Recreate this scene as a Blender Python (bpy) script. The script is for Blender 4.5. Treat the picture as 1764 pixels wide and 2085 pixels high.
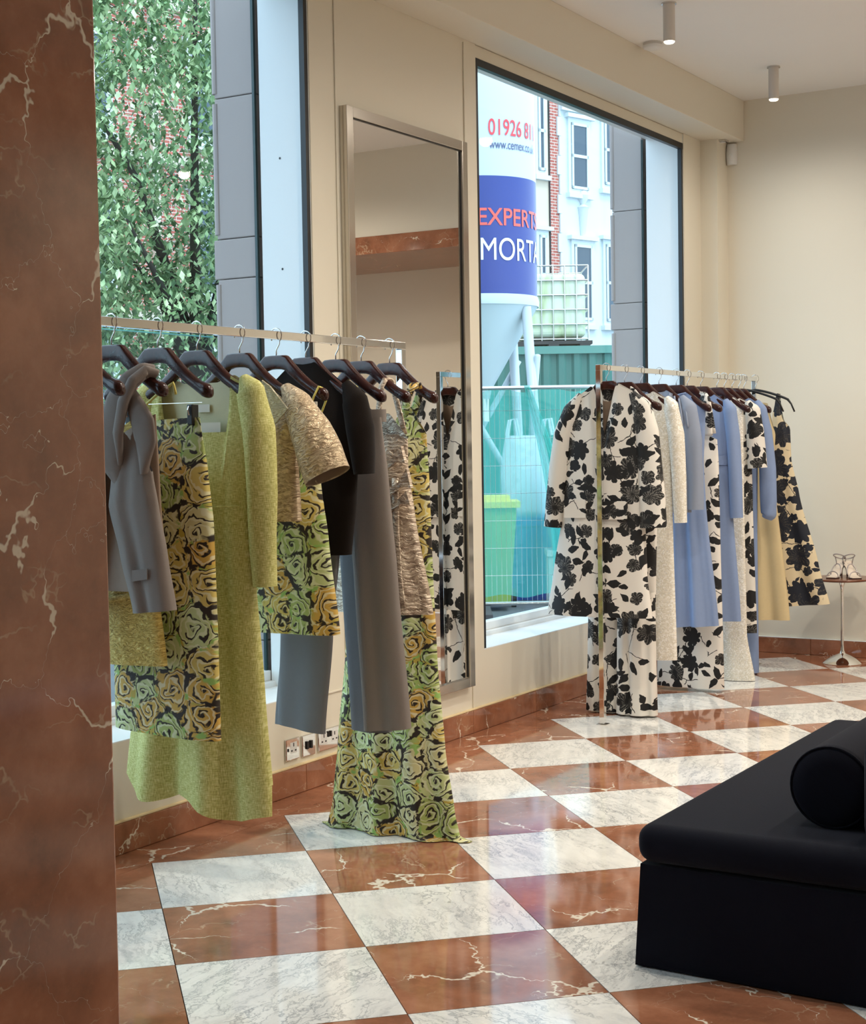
import bpy, bmesh, math, random
import numpy as np
from mathutils import Vector, Matrix

for _o in list(bpy.data.objects):
    bpy.data.objects.remove(_o)
SC = bpy.context.scene
COL = SC.collection
PI = math.pi

# ------------------------------------------------------------------ camera
FPX, PITCH, ROLL, YAW = 3128.36, -0.0461048, -0.0166008, 0.5451718
CAM = np.array([3.4878, 0.0, 1.337])
_F = np.array([-math.sin(YAW) * math.cos(PITCH), math.cos(YAW) * math.cos(PITCH), math.sin(PITCH)])
_R0 = np.array([math.cos(YAW), math.sin(YAW), 0.0])
_U0 = np.cross(_R0, _F)
_R = math.cos(ROLL) * _R0 + math.sin(ROLL) * _U0
_U = -math.sin(ROLL) * _R0 + math.cos(ROLL) * _U0
cam_data = bpy.data.cameras.new('camera')
cam = bpy.data.objects.new('camera', cam_data)
COL.objects.link(cam)
cam.matrix_world = Matrix(((_R[0], _U[0], -_F[0], CAM[0]), (_R[1], _U[1], -_F[1], CAM[1]),
                           (_R[2], _U[2], -_F[2], CAM[2]), (0, 0, 0, 1)))
cam_data.sensor_fit = 'HORIZONTAL'
cam_data.sensor_width = 36.0
cam_data.lens = 36.0 * FPX / 1764.0
cam_data.clip_start = 0.05
cam_data.clip_end = 300
SC.camera = cam


def ray(u, v):
    return _F + _R * (u - 882) / FPX - _U * (v - 1042.5) / FPX


def ext(u, v, d):            # point at depth d in front of the camera
    return CAM + ray(u, v) * d


def onz(u, v, z=0.0):
    r = ray(u, v)
    return CAM + r * ((z - CAM[2]) / r[2])


def ony(u, v, y):
    r = ray(u, v)
    return CAM + r * ((y - CAM[1]) / r[1])


# ------------------------------------------------------------------ world, sun, exposure
world = bpy.data.worlds.new('overcast_sky')
SC.world = world
world.use_nodes = True
_bg = world.node_tree.nodes['Background']
_bg.inputs[0].default_value = (0.62, 0.80, 1.0, 1)
_bg.inputs[1].default_value = 3.2
sun_d = bpy.data.lights.new('sun', 'SUN')
sun_d.energy = 1.1
sun_d.angle = math.radians(12)
sun_d.color = (1.0, 0.96, 0.88)
sun = bpy.data.objects.new('sun', sun_d)
COL.objects.link(sun)
sun.location = (12, -4, 20)
sun.rotation_euler = (Vector((0.62, -0.35, 0.95)).to_track_quat('Z', 'Y')).to_euler()
SC.view_settings.view_transform = 'Standard'
SC.view_settings.look = 'None'
SC.view_settings.gamma = 1.0
SC.view_settings.use_curve_mapping = False
SC.view_settings.exposure = 0.06
SPOT_W = 68.0


# ------------------------------------------------------------------ helpers
def S(r, g, b):
    def f(c):
        c /= 255.0
        return c / 12.92 if c <= 0.04045 else ((c + 0.055) / 1.055) ** 2.4
    return (f(r), f(g), f(b))


def tag(o, label=None, cat=None, group=None, kind=None):
    if label: o['label'] = label
    if cat: o['category'] = cat
    if group: o['group'] = group
    if kind: o['kind'] = kind
    return o


def empty(name, loc, rz=0.0):
    o = bpy.data.objects.new(name, None)
    o.empty_display_size = 0.05
    COL.objects.link(o)
    o.location = loc
    o.rotation_euler = (0, 0, rz)
    return o


def root_offset(o):
    off = Vector((0, 0, 0))
    while o is not None:
        off += o.location
        o = o.parent
    return off


def mesh_obj(name, verts, faces, mat, parent=None, smooth=False, uvs=None, local=False):
    """verts in world coordinates unless local; a top-level mesh gets its origin at the centre of its base"""
    v = np.array(verts, dtype=float).reshape(-1, 3)
    me = bpy.data.meshes.new(name)
    loc = (0, 0, 0)
    if not local:
        if parent is not None:
            v = v - np.array(root_offset(parent))
        else:
            lo, hi = v.min(0), v.max(0)
            loc = ((lo[0] + hi[0]) / 2, (lo[1] + hi[1]) / 2, lo[2])
            v = v - np.array(loc)
    me.from_pydata([tuple(p) for p in v], [], faces)
    if uvs is not None:
        lay = me.uv_layers.new(name='UVMap')
        idx = np.empty(len(me.loops), dtype=np.int32)
        me.loops.foreach_get('vertex_index', idx)
        lay.data.foreach_set('uv', np.array(uvs, dtype=np.float32)[idx].ravel())
    if smooth:
        me.polygons.foreach_set('use_smooth', [True] * len(me.polygons))
    me.update()
    if mat is not None:
        me.materials.append(mat)
    o = bpy.data.objects.new(name, me)
    COL.objects.link(o)
    o.location = loc
    o.parent = parent
    return o


def copy_tree(o, parent=None):
    c = o.copy()
    COL.objects.link(c)
    c.parent = parent
    for ch in o.children:
        copy_tree(ch, c)
    return c


class MB:
    def __init__(s):
        s.v, s.f = [], []

    def add(s, verts, faces):
        b = len(s.v)
        s.v += [tuple(p) for p in verts]
        s.f += [tuple(b + i for i in f) for f in faces]
        return s

    def box(s, x0, x1, y0, y1, z0, z1):
        V = [(x, y, z) for z in (z0, z1) for y in (y0, y1) for x in (x0, x1)]
        return s.add(V, [(0, 2, 3, 1), (4, 5, 7, 6), (0, 1, 5, 4), (2, 6, 7, 3), (0, 4, 6, 2), (1, 3, 7, 5)])

    def bbox(s, x0, x1, y0, y1, z0, z1, b=0.004):       # chamfered box
        bm = bmesh.new()
        bmesh.ops.create_cube(bm, size=1)
        for v in bm.verts:
            v.co = Vector(((x0 + x1) / 2 + v.co.x * (x1 - x0), (y0 + y1) / 2 + v.co.y * (y1 - y0), (z0 + z1) / 2 + v.co.z * (z1 - z0)))
        bmesh.ops.bevel(bm, geom=bm.edges[:], offset=b, segments=2, affect='EDGES', profile=0.5)
        bm.verts.index_update()
        s.add([v.co[:] for v in bm.verts], [[v.index for v in f.verts] for f in bm.faces])
        bm.free()
        return s

    def obox(s, c, ax, ay, az, hx, hy, hz):             # oriented box
        c, ax, ay, az = map(np.array, (c, ax, ay, az))
        V = [c + ax * hx * i + ay * hy * j + az * hz * k for k in (-1, 1) for j in (-1, 1) for i in (-1, 1)]
        return s.add(V, [(0, 2, 3, 1), (4, 5, 7, 6), (0, 1, 5, 4), (2, 6, 7, 3), (0, 4, 6, 2), (1, 3, 7, 5)])

    def tube(s, pts, r, n=8, caps=True):
        P = [np.array(p, float) for p in pts]
        rs = r if hasattr(r, '__len__') else [r] * len(P)
        b = len(s.v)
        prev = None
        for i, p in enumerate(P):
            t = P[min(i + 1, len(P) - 1)] - P[max(i - 1, 0)]
            t = t / (np.linalg.norm(t) + 1e-12)
            if prev is None:
                a = np.array([0, 0, 1.0]) if abs(t[2]) < 0.9 else np.array([1.0, 0, 0])
                n1 = np.cross(t, a)
            else:
                n1 = prev - t * (prev @ t)
            n1 = n1 / (np.linalg.norm(n1) + 1e-12)
            prev = n1
            n2 = np.cross(t, n1)
            for k in range(n):
                a = 2 * PI * k / n
                s.v.append(tuple(p + rs[i] * (math.cos(a) * n1 + math.sin(a) * n2)))
        for i in range(len(P) - 1):
            for k in range(n):
                k2 = (k + 1) % n
                s.f.append((b + i * n + k, b + i * n + k2, b + (i + 1) * n + k2, b + (i + 1) * n + k))
        if caps:
            s.f.append(tuple(b + k for k in range(n))[::-1])
            s.f.append(tuple(b + (len(P) - 1) * n + k for k in range(n)))
        return s

    def lathe(s, prof, c=(0, 0, 0), n=32, axis='z'):
        b = len(s.v)
        for (r, h) in prof:
            for k in range(n):
                a = 2 * PI * k / n
                if axis == 'z':
                    p = (c[0] + r * math.cos(a), c[1] + r * math.sin(a), c[2] + h)
                elif axis == 'y':
                    p = (c[0] + r * math.cos(a), c[1] + h, c[2] + r * math.sin(a))
                else:
                    p = (c[0] + h, c[1] + r * math.cos(a), c[2] + r * math.sin(a))
                s.v.append(p)
        for i in range(len(prof) - 1):
            for k in range(n):
                k2 = (k + 1) % n
                s.f.append((b + i * n + k, b + i * n + k2, b + (i + 1) * n + k2, b + (i + 1) * n + k))
        if prof[0][0] > 1e-6:
            s.f.append(tuple(b + k for k in range(n))[::-1])
        if prof[-1][0] > 1e-6:
            s.f.append(tuple(b + (len(prof) - 1) * n + k for k in range(n)))
        return s

    def prism(s, poly, z0, z1):
        n = len(poly)
        V = [(p[0], p[1], z0) for p in poly] + [(p[0], p[1], z1) for p in poly]
        F = [tuple(range(n))[::-1], tuple(range(n, 2 * n))] + [(i, (i + 1) % n, n + (i + 1) % n, n + i) for i in range(n)]
        return s.add(V, F)

    def build(s, name, mat, parent=None, smooth=False):
        o = mesh_obj(name, s.v, s.f, mat, parent, smooth)
        return o


def smooth_by_angle(o, deg=35):
    o.data.polygons.foreach_set('use_smooth', [True] * len(o.data.polygons))
    o.data.set_sharp_from_angle(angle=math.radians(deg))
    return o


# ------------------------------------------------------------------ material graph helper
class Mat:
    def __init__(s, name):
        s.m = bpy.data.materials.new(name)
        s.m.use_nodes = True
        s.nt = s.m.node_tree
        s.bsdf = s.nt.nodes['Principled BSDF']
        s.out = s.nt.nodes['Material Output']

    def put(s, node, key, val):
        if val is None:
            return
        sock = node.inputs[key]
        if isinstance(val, bpy.types.NodeSocket):
            s.nt.links.new(val, sock)
        elif hasattr(val, '__len__') and len(val) == 3 and sock.type == 'RGBA':
            sock.default_value = (*val, 1)
        else:
            sock.default_value = val

    def node(s, typ, props=None, **ins):
        n = s.nt.nodes.new(typ)
        for k, v in (props or {}).items():
            setattr(n, k, v)
        for k, v in ins.items():
            s.put(n, k.replace('_', ' '), v)
        return n

    def math(s, op, a, b=None, c=None, clamp=False):
        n = s.nt.nodes.new('ShaderNodeMath')
        n.operation = op
        n.use_clamp = clamp
        s.put(n, 0, a); s.put(n, 1, b)
        if c is not None: s.put(n, 2, c)
        return n.outputs[0]

    def vm(s, op, a, b=None, scale=None):
        n = s.nt.nodes.new('ShaderNodeVectorMath')
        n.operation = op
        s.put(n, 0, a); s.put(n, 1, b)
        if scale is not None: s.put(n, 'Scale', scale)
        return n.outputs['Value'] if op in ('LENGTH', 'DOT_PRODUCT', 'DISTANCE') else n.outputs[0]

    def sep(s, v):
        n = s.nt.nodes.new('ShaderNodeSeparateXYZ'); s.put(n, 0, v)
        return n.outputs

    def comb(s, x, y, z=0.0):
        n = s.nt.nodes.new('ShaderNodeCombineXYZ'); s.put(n, 0, x); s.put(n, 1, y); s.put(n, 2, z)
        return n.outputs[0]

    def mix(s, fac, a, b, mode='MIX'):
        n = s.nt.nodes.new('ShaderNodeMix')
        n.data_type = 'RGBA'
        n.blend_type = mode
        s.put(n, 0, fac); s.put(n, 6, a); s.put(n, 7, b)
        return n.outputs[2]

    def ramp(s, fac, stops, interp='LINEAR'):
        n = s.nt.nodes.new('ShaderNodeValToRGB')
        n.color_ramp.interpolation = interp
        el = n.color_ramp.elements
        while len(el) < len(stops): el.new(0.5)
        for e, (p, c) in zip(el, stops):
            e.position = p
            e.color = (*c, 1) if len(c) == 3 else c
        s.put(n, 0, fac)
        return n.outputs[0]

    def step(s, x, a, b):            # smoothstep a..b -> 0..1
        n = s.nt.nodes.new('ShaderNodeMapRange')
        n.interpolation_type = 'SMOOTHSTEP'
        s.put(n, 0, x); s.put(n, 1, a); s.put(n, 2, b)
        return n.outputs[0]

    def noise(s, vec, scale, detail=3.0, rough=0.5, dist=0.0, dims='3D', col=False):
        n = s.nt.nodes.new('ShaderNodeTexNoise')
        n.noise_dimensions = dims
        s.put(n, 'Vector', vec); s.put(n, 'Scale', scale); s.put(n, 'Detail', detail); s.put(n, 'Roughness', rough); s.put(n, 'Distortion', dist)
        return n.outputs['Color'] if col else n.outputs[0]

    def voro(s, vec, scale, feature='F1', dims='2D', rand=1.0):
        n = s.nt.nodes.new('ShaderNodeTexVoronoi')
        n.voronoi_dimensions = dims
        n.feature = feature
        s.put(n, 'Vector', vec); s.put(n, 'Scale', scale); s.put(n, 'Randomness', rand)
        return n.outputs

    def coord(s, which='Object'):
        return s.nt.nodes.new('ShaderNodeTexCoord').outputs[which]

    def rnd(s):
        return s.nt.nodes.new('ShaderNodeObjectInfo').outputs['Random']

    def bump(s, h, strength=0.3, dist=0.01):
        n = s.node('ShaderNodeBump', Height=h, Strength=strength, Distance=dist)
        s.nt.links.new(n.outputs[0], s.bsdf.inputs['Normal'])

    def fin(s, col=None, rough=None, metal=None, **kw):
        s.put(s.bsdf, 'Base Color', col); s.put(s.bsdf, 'Roughness', rough); s.put(s.bsdf, 'Metallic', metal)
        for k, v in kw.items():
            s.put(s.bsdf, k.replace('_', ' '), v)
        return s.m


def plain(name, col, rough=0.6, metal=0.0, **kw):
    return Mat(name).fin(col, rough, metal, **kw)


def paint(name, col, rough=0.55):
    m = Mat(name)
    n = m.noise(m.coord('Object'), 3.0, 3)
    c = m.mix(m.math('MULTIPLY', n, 0.12), col, tuple(x * 0.86 for x in col))
    m.bump(m.noise(m.coord('Object'), 220.0, 2), 0.04, 0.002)
    return m.fin(c, rough)


def red_marble(name, per_object=True, scale=1.0, rough=0.06):
    m = Mat(name)
    p = m.coord('Object')
    if per_object:
        r = m.rnd()
        p = m.vm('ADD', p, m.comb(m.math('MULTIPLY', r, 37.0), m.math('MULTIPLY', r, 91.0), m.math('MULTIPLY', r, 53.0)))
    p = m.vm('SCALE', p, scale=scale)
    w = m.vm('SCALE', m.vm('SUBTRACT', m.noise(p, 3.0, 5, 0.65, col=True), (0.5, 0.5, 0.5)), scale=0.26)
    q = m.vm('ADD', p, w)
    n1 = m.noise(p, 5.0, 6, 0.65)
    base = m.ramp(n1, [(0.25, S(118, 76, 55)), (0.5, S(155, 101, 74)), (0.72, S(178, 122, 93))])
    n0 = m.noise(p, 30.0, 3, 0.7)
    base = m.mix(m.math('MULTIPLY', m.step(n0, 0.55, 0.8), 0.3), base, S(182, 128, 98))
    cl = m.step(m.noise(q, 1.9, 4, 0.7), 0.66, 0.82)
    base = m.mix(m.math('MULTIPLY', cl, 0.35), base, S(172, 150, 122))
    # a few bold veins, then broken hairlines running mostly one way
    e1 = m.voro(q, 2.3, 'DISTANCE_TO_EDGE', '3D')[0]
    k1 = m.step(m.noise(p, 3.1, 2), 0.49, 0.66)
    wid = m.math('MULTIPLY', k1, 0.020)
    v1 = m.math('SUBTRACT', 1.0, m.math('DIVIDE', e1, m.math('MAXIMUM', wid, 0.0005), clamp=True), clamp=True)
    q2 = m.vm('MULTIPLY', q, (1.0, 0.45, 0.8))
    e2 = m.voro(q2, 7.5, 'DISTANCE_TO_EDGE', '3D')[0]
    k2 = m.step(m.noise(p, 7.0, 3), 0.50, 0.64)
    v2 = m.math('MULTIPLY', m.step(e2, 0.020, 0.0), k2)
    base = m.mix(m.math('MULTIPLY', v2, 0.5), base, S(206, 182, 152))
    base = m.mix(m.math('MULTIPLY', m.step(v1, 0.10, 0.7), 0.85), base, S(236, 226, 206))
    return m.fin(base, rough, Specular_IOR_Level=0.55)


def white_marble(name):
    m = Mat(name)
    p = m.coord('Object')
    r = m.rnd()
    rot = m.node('ShaderNodeVectorRotate', {'rotation_type': 'Z_AXIS'}, Vector=p, Angle=m.math('ADD', m.math('MULTIPLY', r, 1.4), 0.2)).outputs[0]
    p = m.vm('ADD', rot, m.comb(m.math('MULTIPLY', r, 61.0), m.math('MULTIPLY', r, 23.0), m.math('MULTIPLY', r, 77.0)))
    st = m.vm('MULTIPLY', p, (1.0, 4.2, 1.0))
    w = m.vm('SCALE', m.vm('SUBTRACT', m.noise(p, 9.0, 4, 0.6, col=True), (0.5, 0.5, 0.5)), scale=0.35)
    n1 = m.noise(m.vm('ADD', st, w), 3.2, 8, 0.72)
    base = m.ramp(n1, [(0.28, S(184, 184, 182)), (0.42, S(222, 219, 213)), (0.58, S(238, 235, 227))])
    e = m.voro(m.vm('ADD', m.vm('MULTIPLY', p, (1.0, 2.2, 1.0)), w), 6.5, 'DISTANCE_TO_EDGE', '3D')[0]
    k = m.step(m.noise(p, 5.0, 3), 0.42, 0.62)
    base = m.mix(m.math('MULTIPLY', m.math('MULTIPLY', m.step(e, 0.05, 0.0), k), 0.55), base, S(128, 130, 132))
    n2 = m.noise(m.vm('ADD', m.vm('MULTIPLY', p, (1.0, 5.0, 1.0)), w), 5.5, 7, 0.65)
    rdg = m.step(m.math('ABSOLUTE', m.math('SUBTRACT', n2, 0.5)), 0.035, 0.0)
    base = m.mix(m.math('MULTIPLY', m.math('MULTIPLY', rdg, m.step(m.noise(p, 3.0, 2), 0.35, 0.6)), 0.6), base, S(140, 142, 143))
    return m.fin(base, 0.07, Specular_IOR_Level=0.55)


# --- fabrics
def rose_print(name):
    m = Mat(name)
    uv = m.coord('UV')
    w = m.vm('SCALE', m.vm('SUBTRACT', m.noise(uv, 22.0, 2, 0.5, dims='2D', col=True), (0.5, 0.5, 0.5)), scale=0.030)
    p = m.vm('ADD', uv, w)
    SCL = 10.8
    vo = m.voro(p, SCL, 'F1', '2D', 0.75)
    rc = m.sep(vo['Color'])
    loc = m.vm('SUBTRACT', p, vo['Position'])
    lx, ly, _ = m.sep(loc)
    lx = m.math('MULTIPLY', lx, SCL); ly = m.math('MULTIPLY', ly, SCL)
    r = m.math('SQRT', m.math('ADD', m.math('MULTIPLY', lx, lx), m.math('MULTIPLY', ly, ly)))
    ang = m.math('ARCTAN2', ly, lx)
    # petals: radius wobbles with the angle, spiral phase
    rr = m.math('MULTIPLY', r, m.math('ADD', 1.0, m.math('MULTIPLY', m.math('SINE', m.math('ADD', m.math('ADD', m.math('MULTIPLY', ang, 3.0), m.math('MULTIPLY', r, 9.0)), m.math('MULTIPLY', rc[1], 6.28))), 0.14)))
    base = m.ramp(rc[0], [(0.0, S(168, 184, 104)), (0.26, S(196, 206, 142)), (0.46, S(212, 206, 150)), (0.60, S(206, 166, 76)), (0.78, S(212, 190, 104))], 'CONSTANT')
    n1 = m.noise(p, 55.0, 2, 0.5, dims='2D')
    ph = m.math('ADD', m.math('ADD', m.math('MULTIPLY', rr, 33.0), ang), m.math('MULTIPLY', n1, 2.8))
    sn = m.math('SINE', ph)
    hi = m.step(m.math('SINE', m.math('ADD', ph, 2.0)), 0.35, 0.95)
    c = m.mix(m.math('MULTIPLY', hi, 0.62), base, S(232, 232, 200))
    n2 = m.noise(p, 30.0, 2, 0.5, dims='2D')
    dk = m.math('MULTIPLY', m.step(sn, 0.58, 0.78), m.step(n2, 0.40, 0.48))
    edge = m.voro(p, SCL, 'DISTANCE_TO_EDGE', '2D', 0.75)[0]
    n3 = m.noise(p, 20.0, 3, 0.6, dims='2D')
    gap = m.math('MULTIPLY', m.step(edge, 0.11, 0.07), m.step(n3, 0.50, 0.56))
    heart = m.math('MULTIPLY', m.step(rr, 0.085, 0.05), m.step(rc[2], 0.2, 0.3))
    dark = m.math('MAXIMUM', m.math('MAXIMUM', dk, gap), heart)
    gr = m.math('MULTIPLY', m.step(edge, 0.10, 0.06), m.step(n3, 0.47, 0.40))
    c = m.mix(gr, c, m.ramp(n2, [(0.45, S(150, 190, 100)), (0.55, S(190, 168, 72))]))
    c = m.mix(dark, c, S(38, 28, 20))
    m.bump(m.noise(uv, 420.0, 2, dims='2D'), 0.12, 0.002)
    return m.fin(c, 0.62)


def floral_print(name, ground, ink, big=False, detail=0.5):
    m = Mat(name)
    uv = m.coord('UV')
    w = m.vm('SCALE', m.vm('SUBTRACT', m.noise(uv, 30.0, 2, 0.5, dims='2D', col=True), (0.5, 0.5, 0.5)), scale=0.016)
    p0 = m.vm('ADD', uv, w)
    n60 = m.noise(uv, 130.0, 2, dims='2D')

    def cell(off, scl, rand):
        p = m.vm('ADD', p0, (off, off * 1.7, 0))
        vo = m.voro(p, scl, 'F1', '2D', rand)
        rc = m.sep(vo['Color'])
        loc = m.vm('SCALE', m.vm('SUBTRACT', p, vo['Position']), scale=scl)
        loc = m.node('ShaderNodeVectorRotate', {'rotation_type': 'Z_AXIS'}, Vector=loc, Angle=m.math('MULTIPLY', rc[0], 6.28)).outputs[0]
        x, y, _ = m.sep(loc)
        return x, y, rc

    def leaves(off, scl, prob, ln, wd):
        x, y, rc = cell(off, scl, 0.75)
        a = m.math('DIVIDE', m.math('ADD', x, 0.02), ln)
        # pointed oval, fatter towards its stalk
        lim = m.math('MULTIPLY', m.math('MULTIPLY', m.math('SUBTRACT', 1.0, m.math('MULTIPLY', a, a)), m.math('SUBTRACT', 1.0, m.math('MULTIPLY', a, 0.45))), wd)
        msk = m.math('LESS_THAN', m.math('ABSOLUTE', y), lim)
        return m.math('MULTIPLY', msk, m.math('LESS_THAN', rc[2], prob))

    def blooms(off, scl, prob, rad, pet, ex):
        x, y, rc = cell(off, scl, 0.55)
        r = m.math('SQRT', m.math('ADD', m.math('MULTIPLY', x, x), m.math('MULTIPLY', y, y)))
        ang = m.math('ARCTAN2', y, x)
        # fan-shaped bloom: longer petals on one side
        fan = m.math('ADD', 0.80, m.math('MULTIPLY', m.math('COSINE', ang), 0.20))
        pt = m.math('POWER', m.math('ABSOLUTE', m.math('COSINE', m.math('MULTIPLY', ang, pet))), ex)
        lim = m.math('MULTIPLY', m.math('MULTIPLY', rad, fan), m.math('ADD', 0.66, m.math('MULTIPLY', pt, 0.34)))
        msk = m.math('LESS_THAN', r, lim)
        st = m.math('SINE', m.math('ADD', m.math('MULTIPLY', ang, pet * 5.0), m.math('ADD', m.math('MULTIPLY', n60, 7.0), m.math('MULTIPLY', r, 14.0))))
        lt = m.math('MULTIPLY', m.math('MULTIPLY', m.step(st, 0.35, 0.85), m.step(r, 0.05, 0.14)), m.step(rc[1], 0.15, 0.5))
        msk = m.math('MULTIPLY', msk, m.math('LESS_THAN', rc[2], prob))
        return msk, lt
    if big:
        f1, l1 = blooms(3.1, 6.0, 0.86, 0.55, 3.5, 1.2)
        f2, l2 = blooms(7.7, 12.0, 0.40, 0.42, 2.5, 0.8)
        lv = m.math('MAXIMUM', leaves(1.3, 17.0, 0.30, 0.45, 0.18), leaves(5.9, 24.0, 0.28, 0.42, 0.22))
    else:
        f1, l1 = blooms(3.1, 8.2, 0.46, 0.52, 3.5, 0.7)
        f2, l2 = blooms(7.7, 12.5, 0.34, 0.50, 2.5, 0.6)
        lv = m.math('MAXIMUM', leaves(1.3, 13.5, 0.40, 0.50, 0.21), leaves(5.9, 17.0, 0.36, 0.47, 0.23))
    e = m.voro(m.vm('ADD', p0, (9.0, 2.0, 0)), 8.0, 'DISTANCE_TO_EDGE', '2D', 1.0)[0]
    stem = m.math('MULTIPLY', m.step(e, 0.018, 0.012), m.step(m.noise(p0, 9.0, 1, dims='2D'), 0.52, 0.56))
    msk = m.math('MAXIMUM', m.math('MAXIMUM', f1, f2), m.math('MAXIMUM', lv, stem))
    lt = m.math('MULTIPLY', m.math('MAXIMUM', m.math('MULTIPLY', l1, f1), m.math('MULTIPLY', l2, f2)), m.math('SUBTRACT', 1.0, lv))
    inkc = m.mix(m.math('MULTIPLY', lt, detail), ink, tuple(0.25 * b for b in ground))
    c = m.mix(msk, ground, inkc)
    m.bump(m.noise(uv, 500.0, 2, dims='2D'), 0.10, 0.002)
    return m.fin(c, 0.66)


def cloth(name, col, rough=0.75, weave=0.2, var=0.12, sheen=0.0, scale=420.0, spec=0.4):
    m = Mat(name)
    uv = m.coord('UV')
    n = m.noise(uv, 60.0, 3, dims='2D')
    c = m.mix(m.math('MULTIPLY', n, var), col, tuple(x * 0.55 for x in col))
    m.bump(m.noise(uv, scale, 2, dims='2D'), weave, 0.002)
    return m.fin(c, rough, Sheen_Weight=sheen, Specular_IOR_Level=spec)


def tweed(name):
    m = Mat(name)
    uv = m.coord('UV')
    a = m.noise(m.vm('MULTIPLY', uv, (1.0, 0.12, 1)), 520.0, 2, dims='2D')
    b = m.noise(m.vm('MULTIPLY', uv, (0.12, 1.0, 1)), 520.0, 2, dims='2D')
    k = m.math('MULTIPLY', m.math('ADD', a, b), 0.5)
    c = m.ramp(k, [(0.34, S(166, 161, 84)), (0.50, S(203, 199, 120)), (0.66, S(230, 226, 164))])
    m.bump(k, 0.35, 0.003)
    return m.fin(c, 0.85)


def lame(name, cols, rough=0.34, metal=0.55, yscale=130.0):
    m = Mat(name)
    uv = m.coord('UV')
    q = m.vm('ADD', uv, m.vm('SCALE', m.vm('SUBTRACT', m.noise(uv, 30.0, 3, dims='2D', col=True), (0.5, 0.5, 0.5)), scale=0.03))
    k = m.noise(m.vm('MULTIPLY', q, (0.28, 1.0, 1)), yscale, 3, 0.6, dims='2D')
    c = m.ramp(k, [(0.32, cols[0]), (0.50, cols[1]), (0.68, cols[2])])
    m.bump(k, 0.85, 0.008)
    return m.fin(c, rough, metal)


def sequin(name):
    m = Mat(name)
    uv = m.coord('UV')
    vo = m.voro(uv, 190.0, 'F1', '2D', 0.6)
    rc = m.sep(vo['Color'])
    c = m.ramp(rc[0], [(0.0, S(216, 210, 194)), (0.6, S(234, 229, 216)), (0.93, S(252, 250, 244))])
    k = m.math('ADD', m.math('MULTIPLY', rc[1], 0.6), m.math('MULTIPLY', m.noise(uv, 40.0, 2, dims='2D'), 0.6))
    m.bump(k, 0.6, 0.003)
    return m.fin(c, m.math('SUBTRACT', 0.5, m.math('MULTIPLY', rc[2], 0.3)), m.math('MULTIPLY', m.math('GREATER_THAN', rc[0], 0.86), 0.25))


def wood(name, c0, c1, rough=0.25, scale=(30, 3, 30)):
    m = Mat(name)
    p = m.vm('MULTIPLY', m.coord('Object'), scale)
    n = m.noise(p, 1.0, 4, 0.6, 0.5)
    return m.fin(m.ramp(n, [(0.3, c0), (0.7, c1)]), rough)


def glass_mat(name, tint=(0.93, 0.975, 0.97), refl=1.0):
    m = Mat(name)
    m.nt.nodes.remove(m.bsdf)
    t = m.node('ShaderNodeBsdfTransparent', Color=tint).outputs[0]
    g = m.node('ShaderNodeBsdfGlossy', Roughness=0.0).outputs[0]
    fc = m.node('ShaderNodeLayerWeight', Blend=0.5).outputs['Facing']
    f = m.math('ADD', m.math('MULTIPLY', m.math('POWER', fc, 5.0), 0.9), 0.04)
    x = m.node('ShaderNodeMixShader')
    m.put(x, 0, m.math('MULTIPLY', f, refl)); m.put(x, 1, t); m.put(x, 2, g)
    m.nt.links.new(x.outputs[0], m.out.inputs[0])
    return m.m


def net_mat(name, col, alpha):
    m = Mat(name)
    m.nt.nodes.remove(m.bsdf)
    t = m.node('ShaderNodeBsdfTransparent', Color=(1, 1, 1)).outputs[0]
    d = m.node('ShaderNodeBsdfDiffuse', Color=col).outputs[0]
    l = m.node('ShaderNodeBsdfTranslucent', Color=col).outputs[0]
    a = m.node('ShaderNodeMixShader'); m.put(a, 0, 0.45); m.put(a, 1, d); m.put(a, 2, l)
    x = m.node('ShaderNodeMixShader'); m.put(x, 0, alpha); m.put(x, 1, t); m.put(x, 2, a.outputs[0])
    m.nt.links.new(x.outputs[0], m.out.inputs[0])
    return m.m


def emit(name, col, strength):
    m = Mat(name)
    return m.fin((0.8, 0.8, 0.8), 0.4, Emission_Color=col, Emission_Strength=strength)


def leaf_mat(name, c0, c1):
    m = Mat(name)
    n = m.noise(m.coord('Object'), 9.0, 2)
    c = m.ramp(n, [(0.35, c0), (0.65, c1)])
    return m.fin(c, 0.38, Specular_IOR_Level=0.6)


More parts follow.
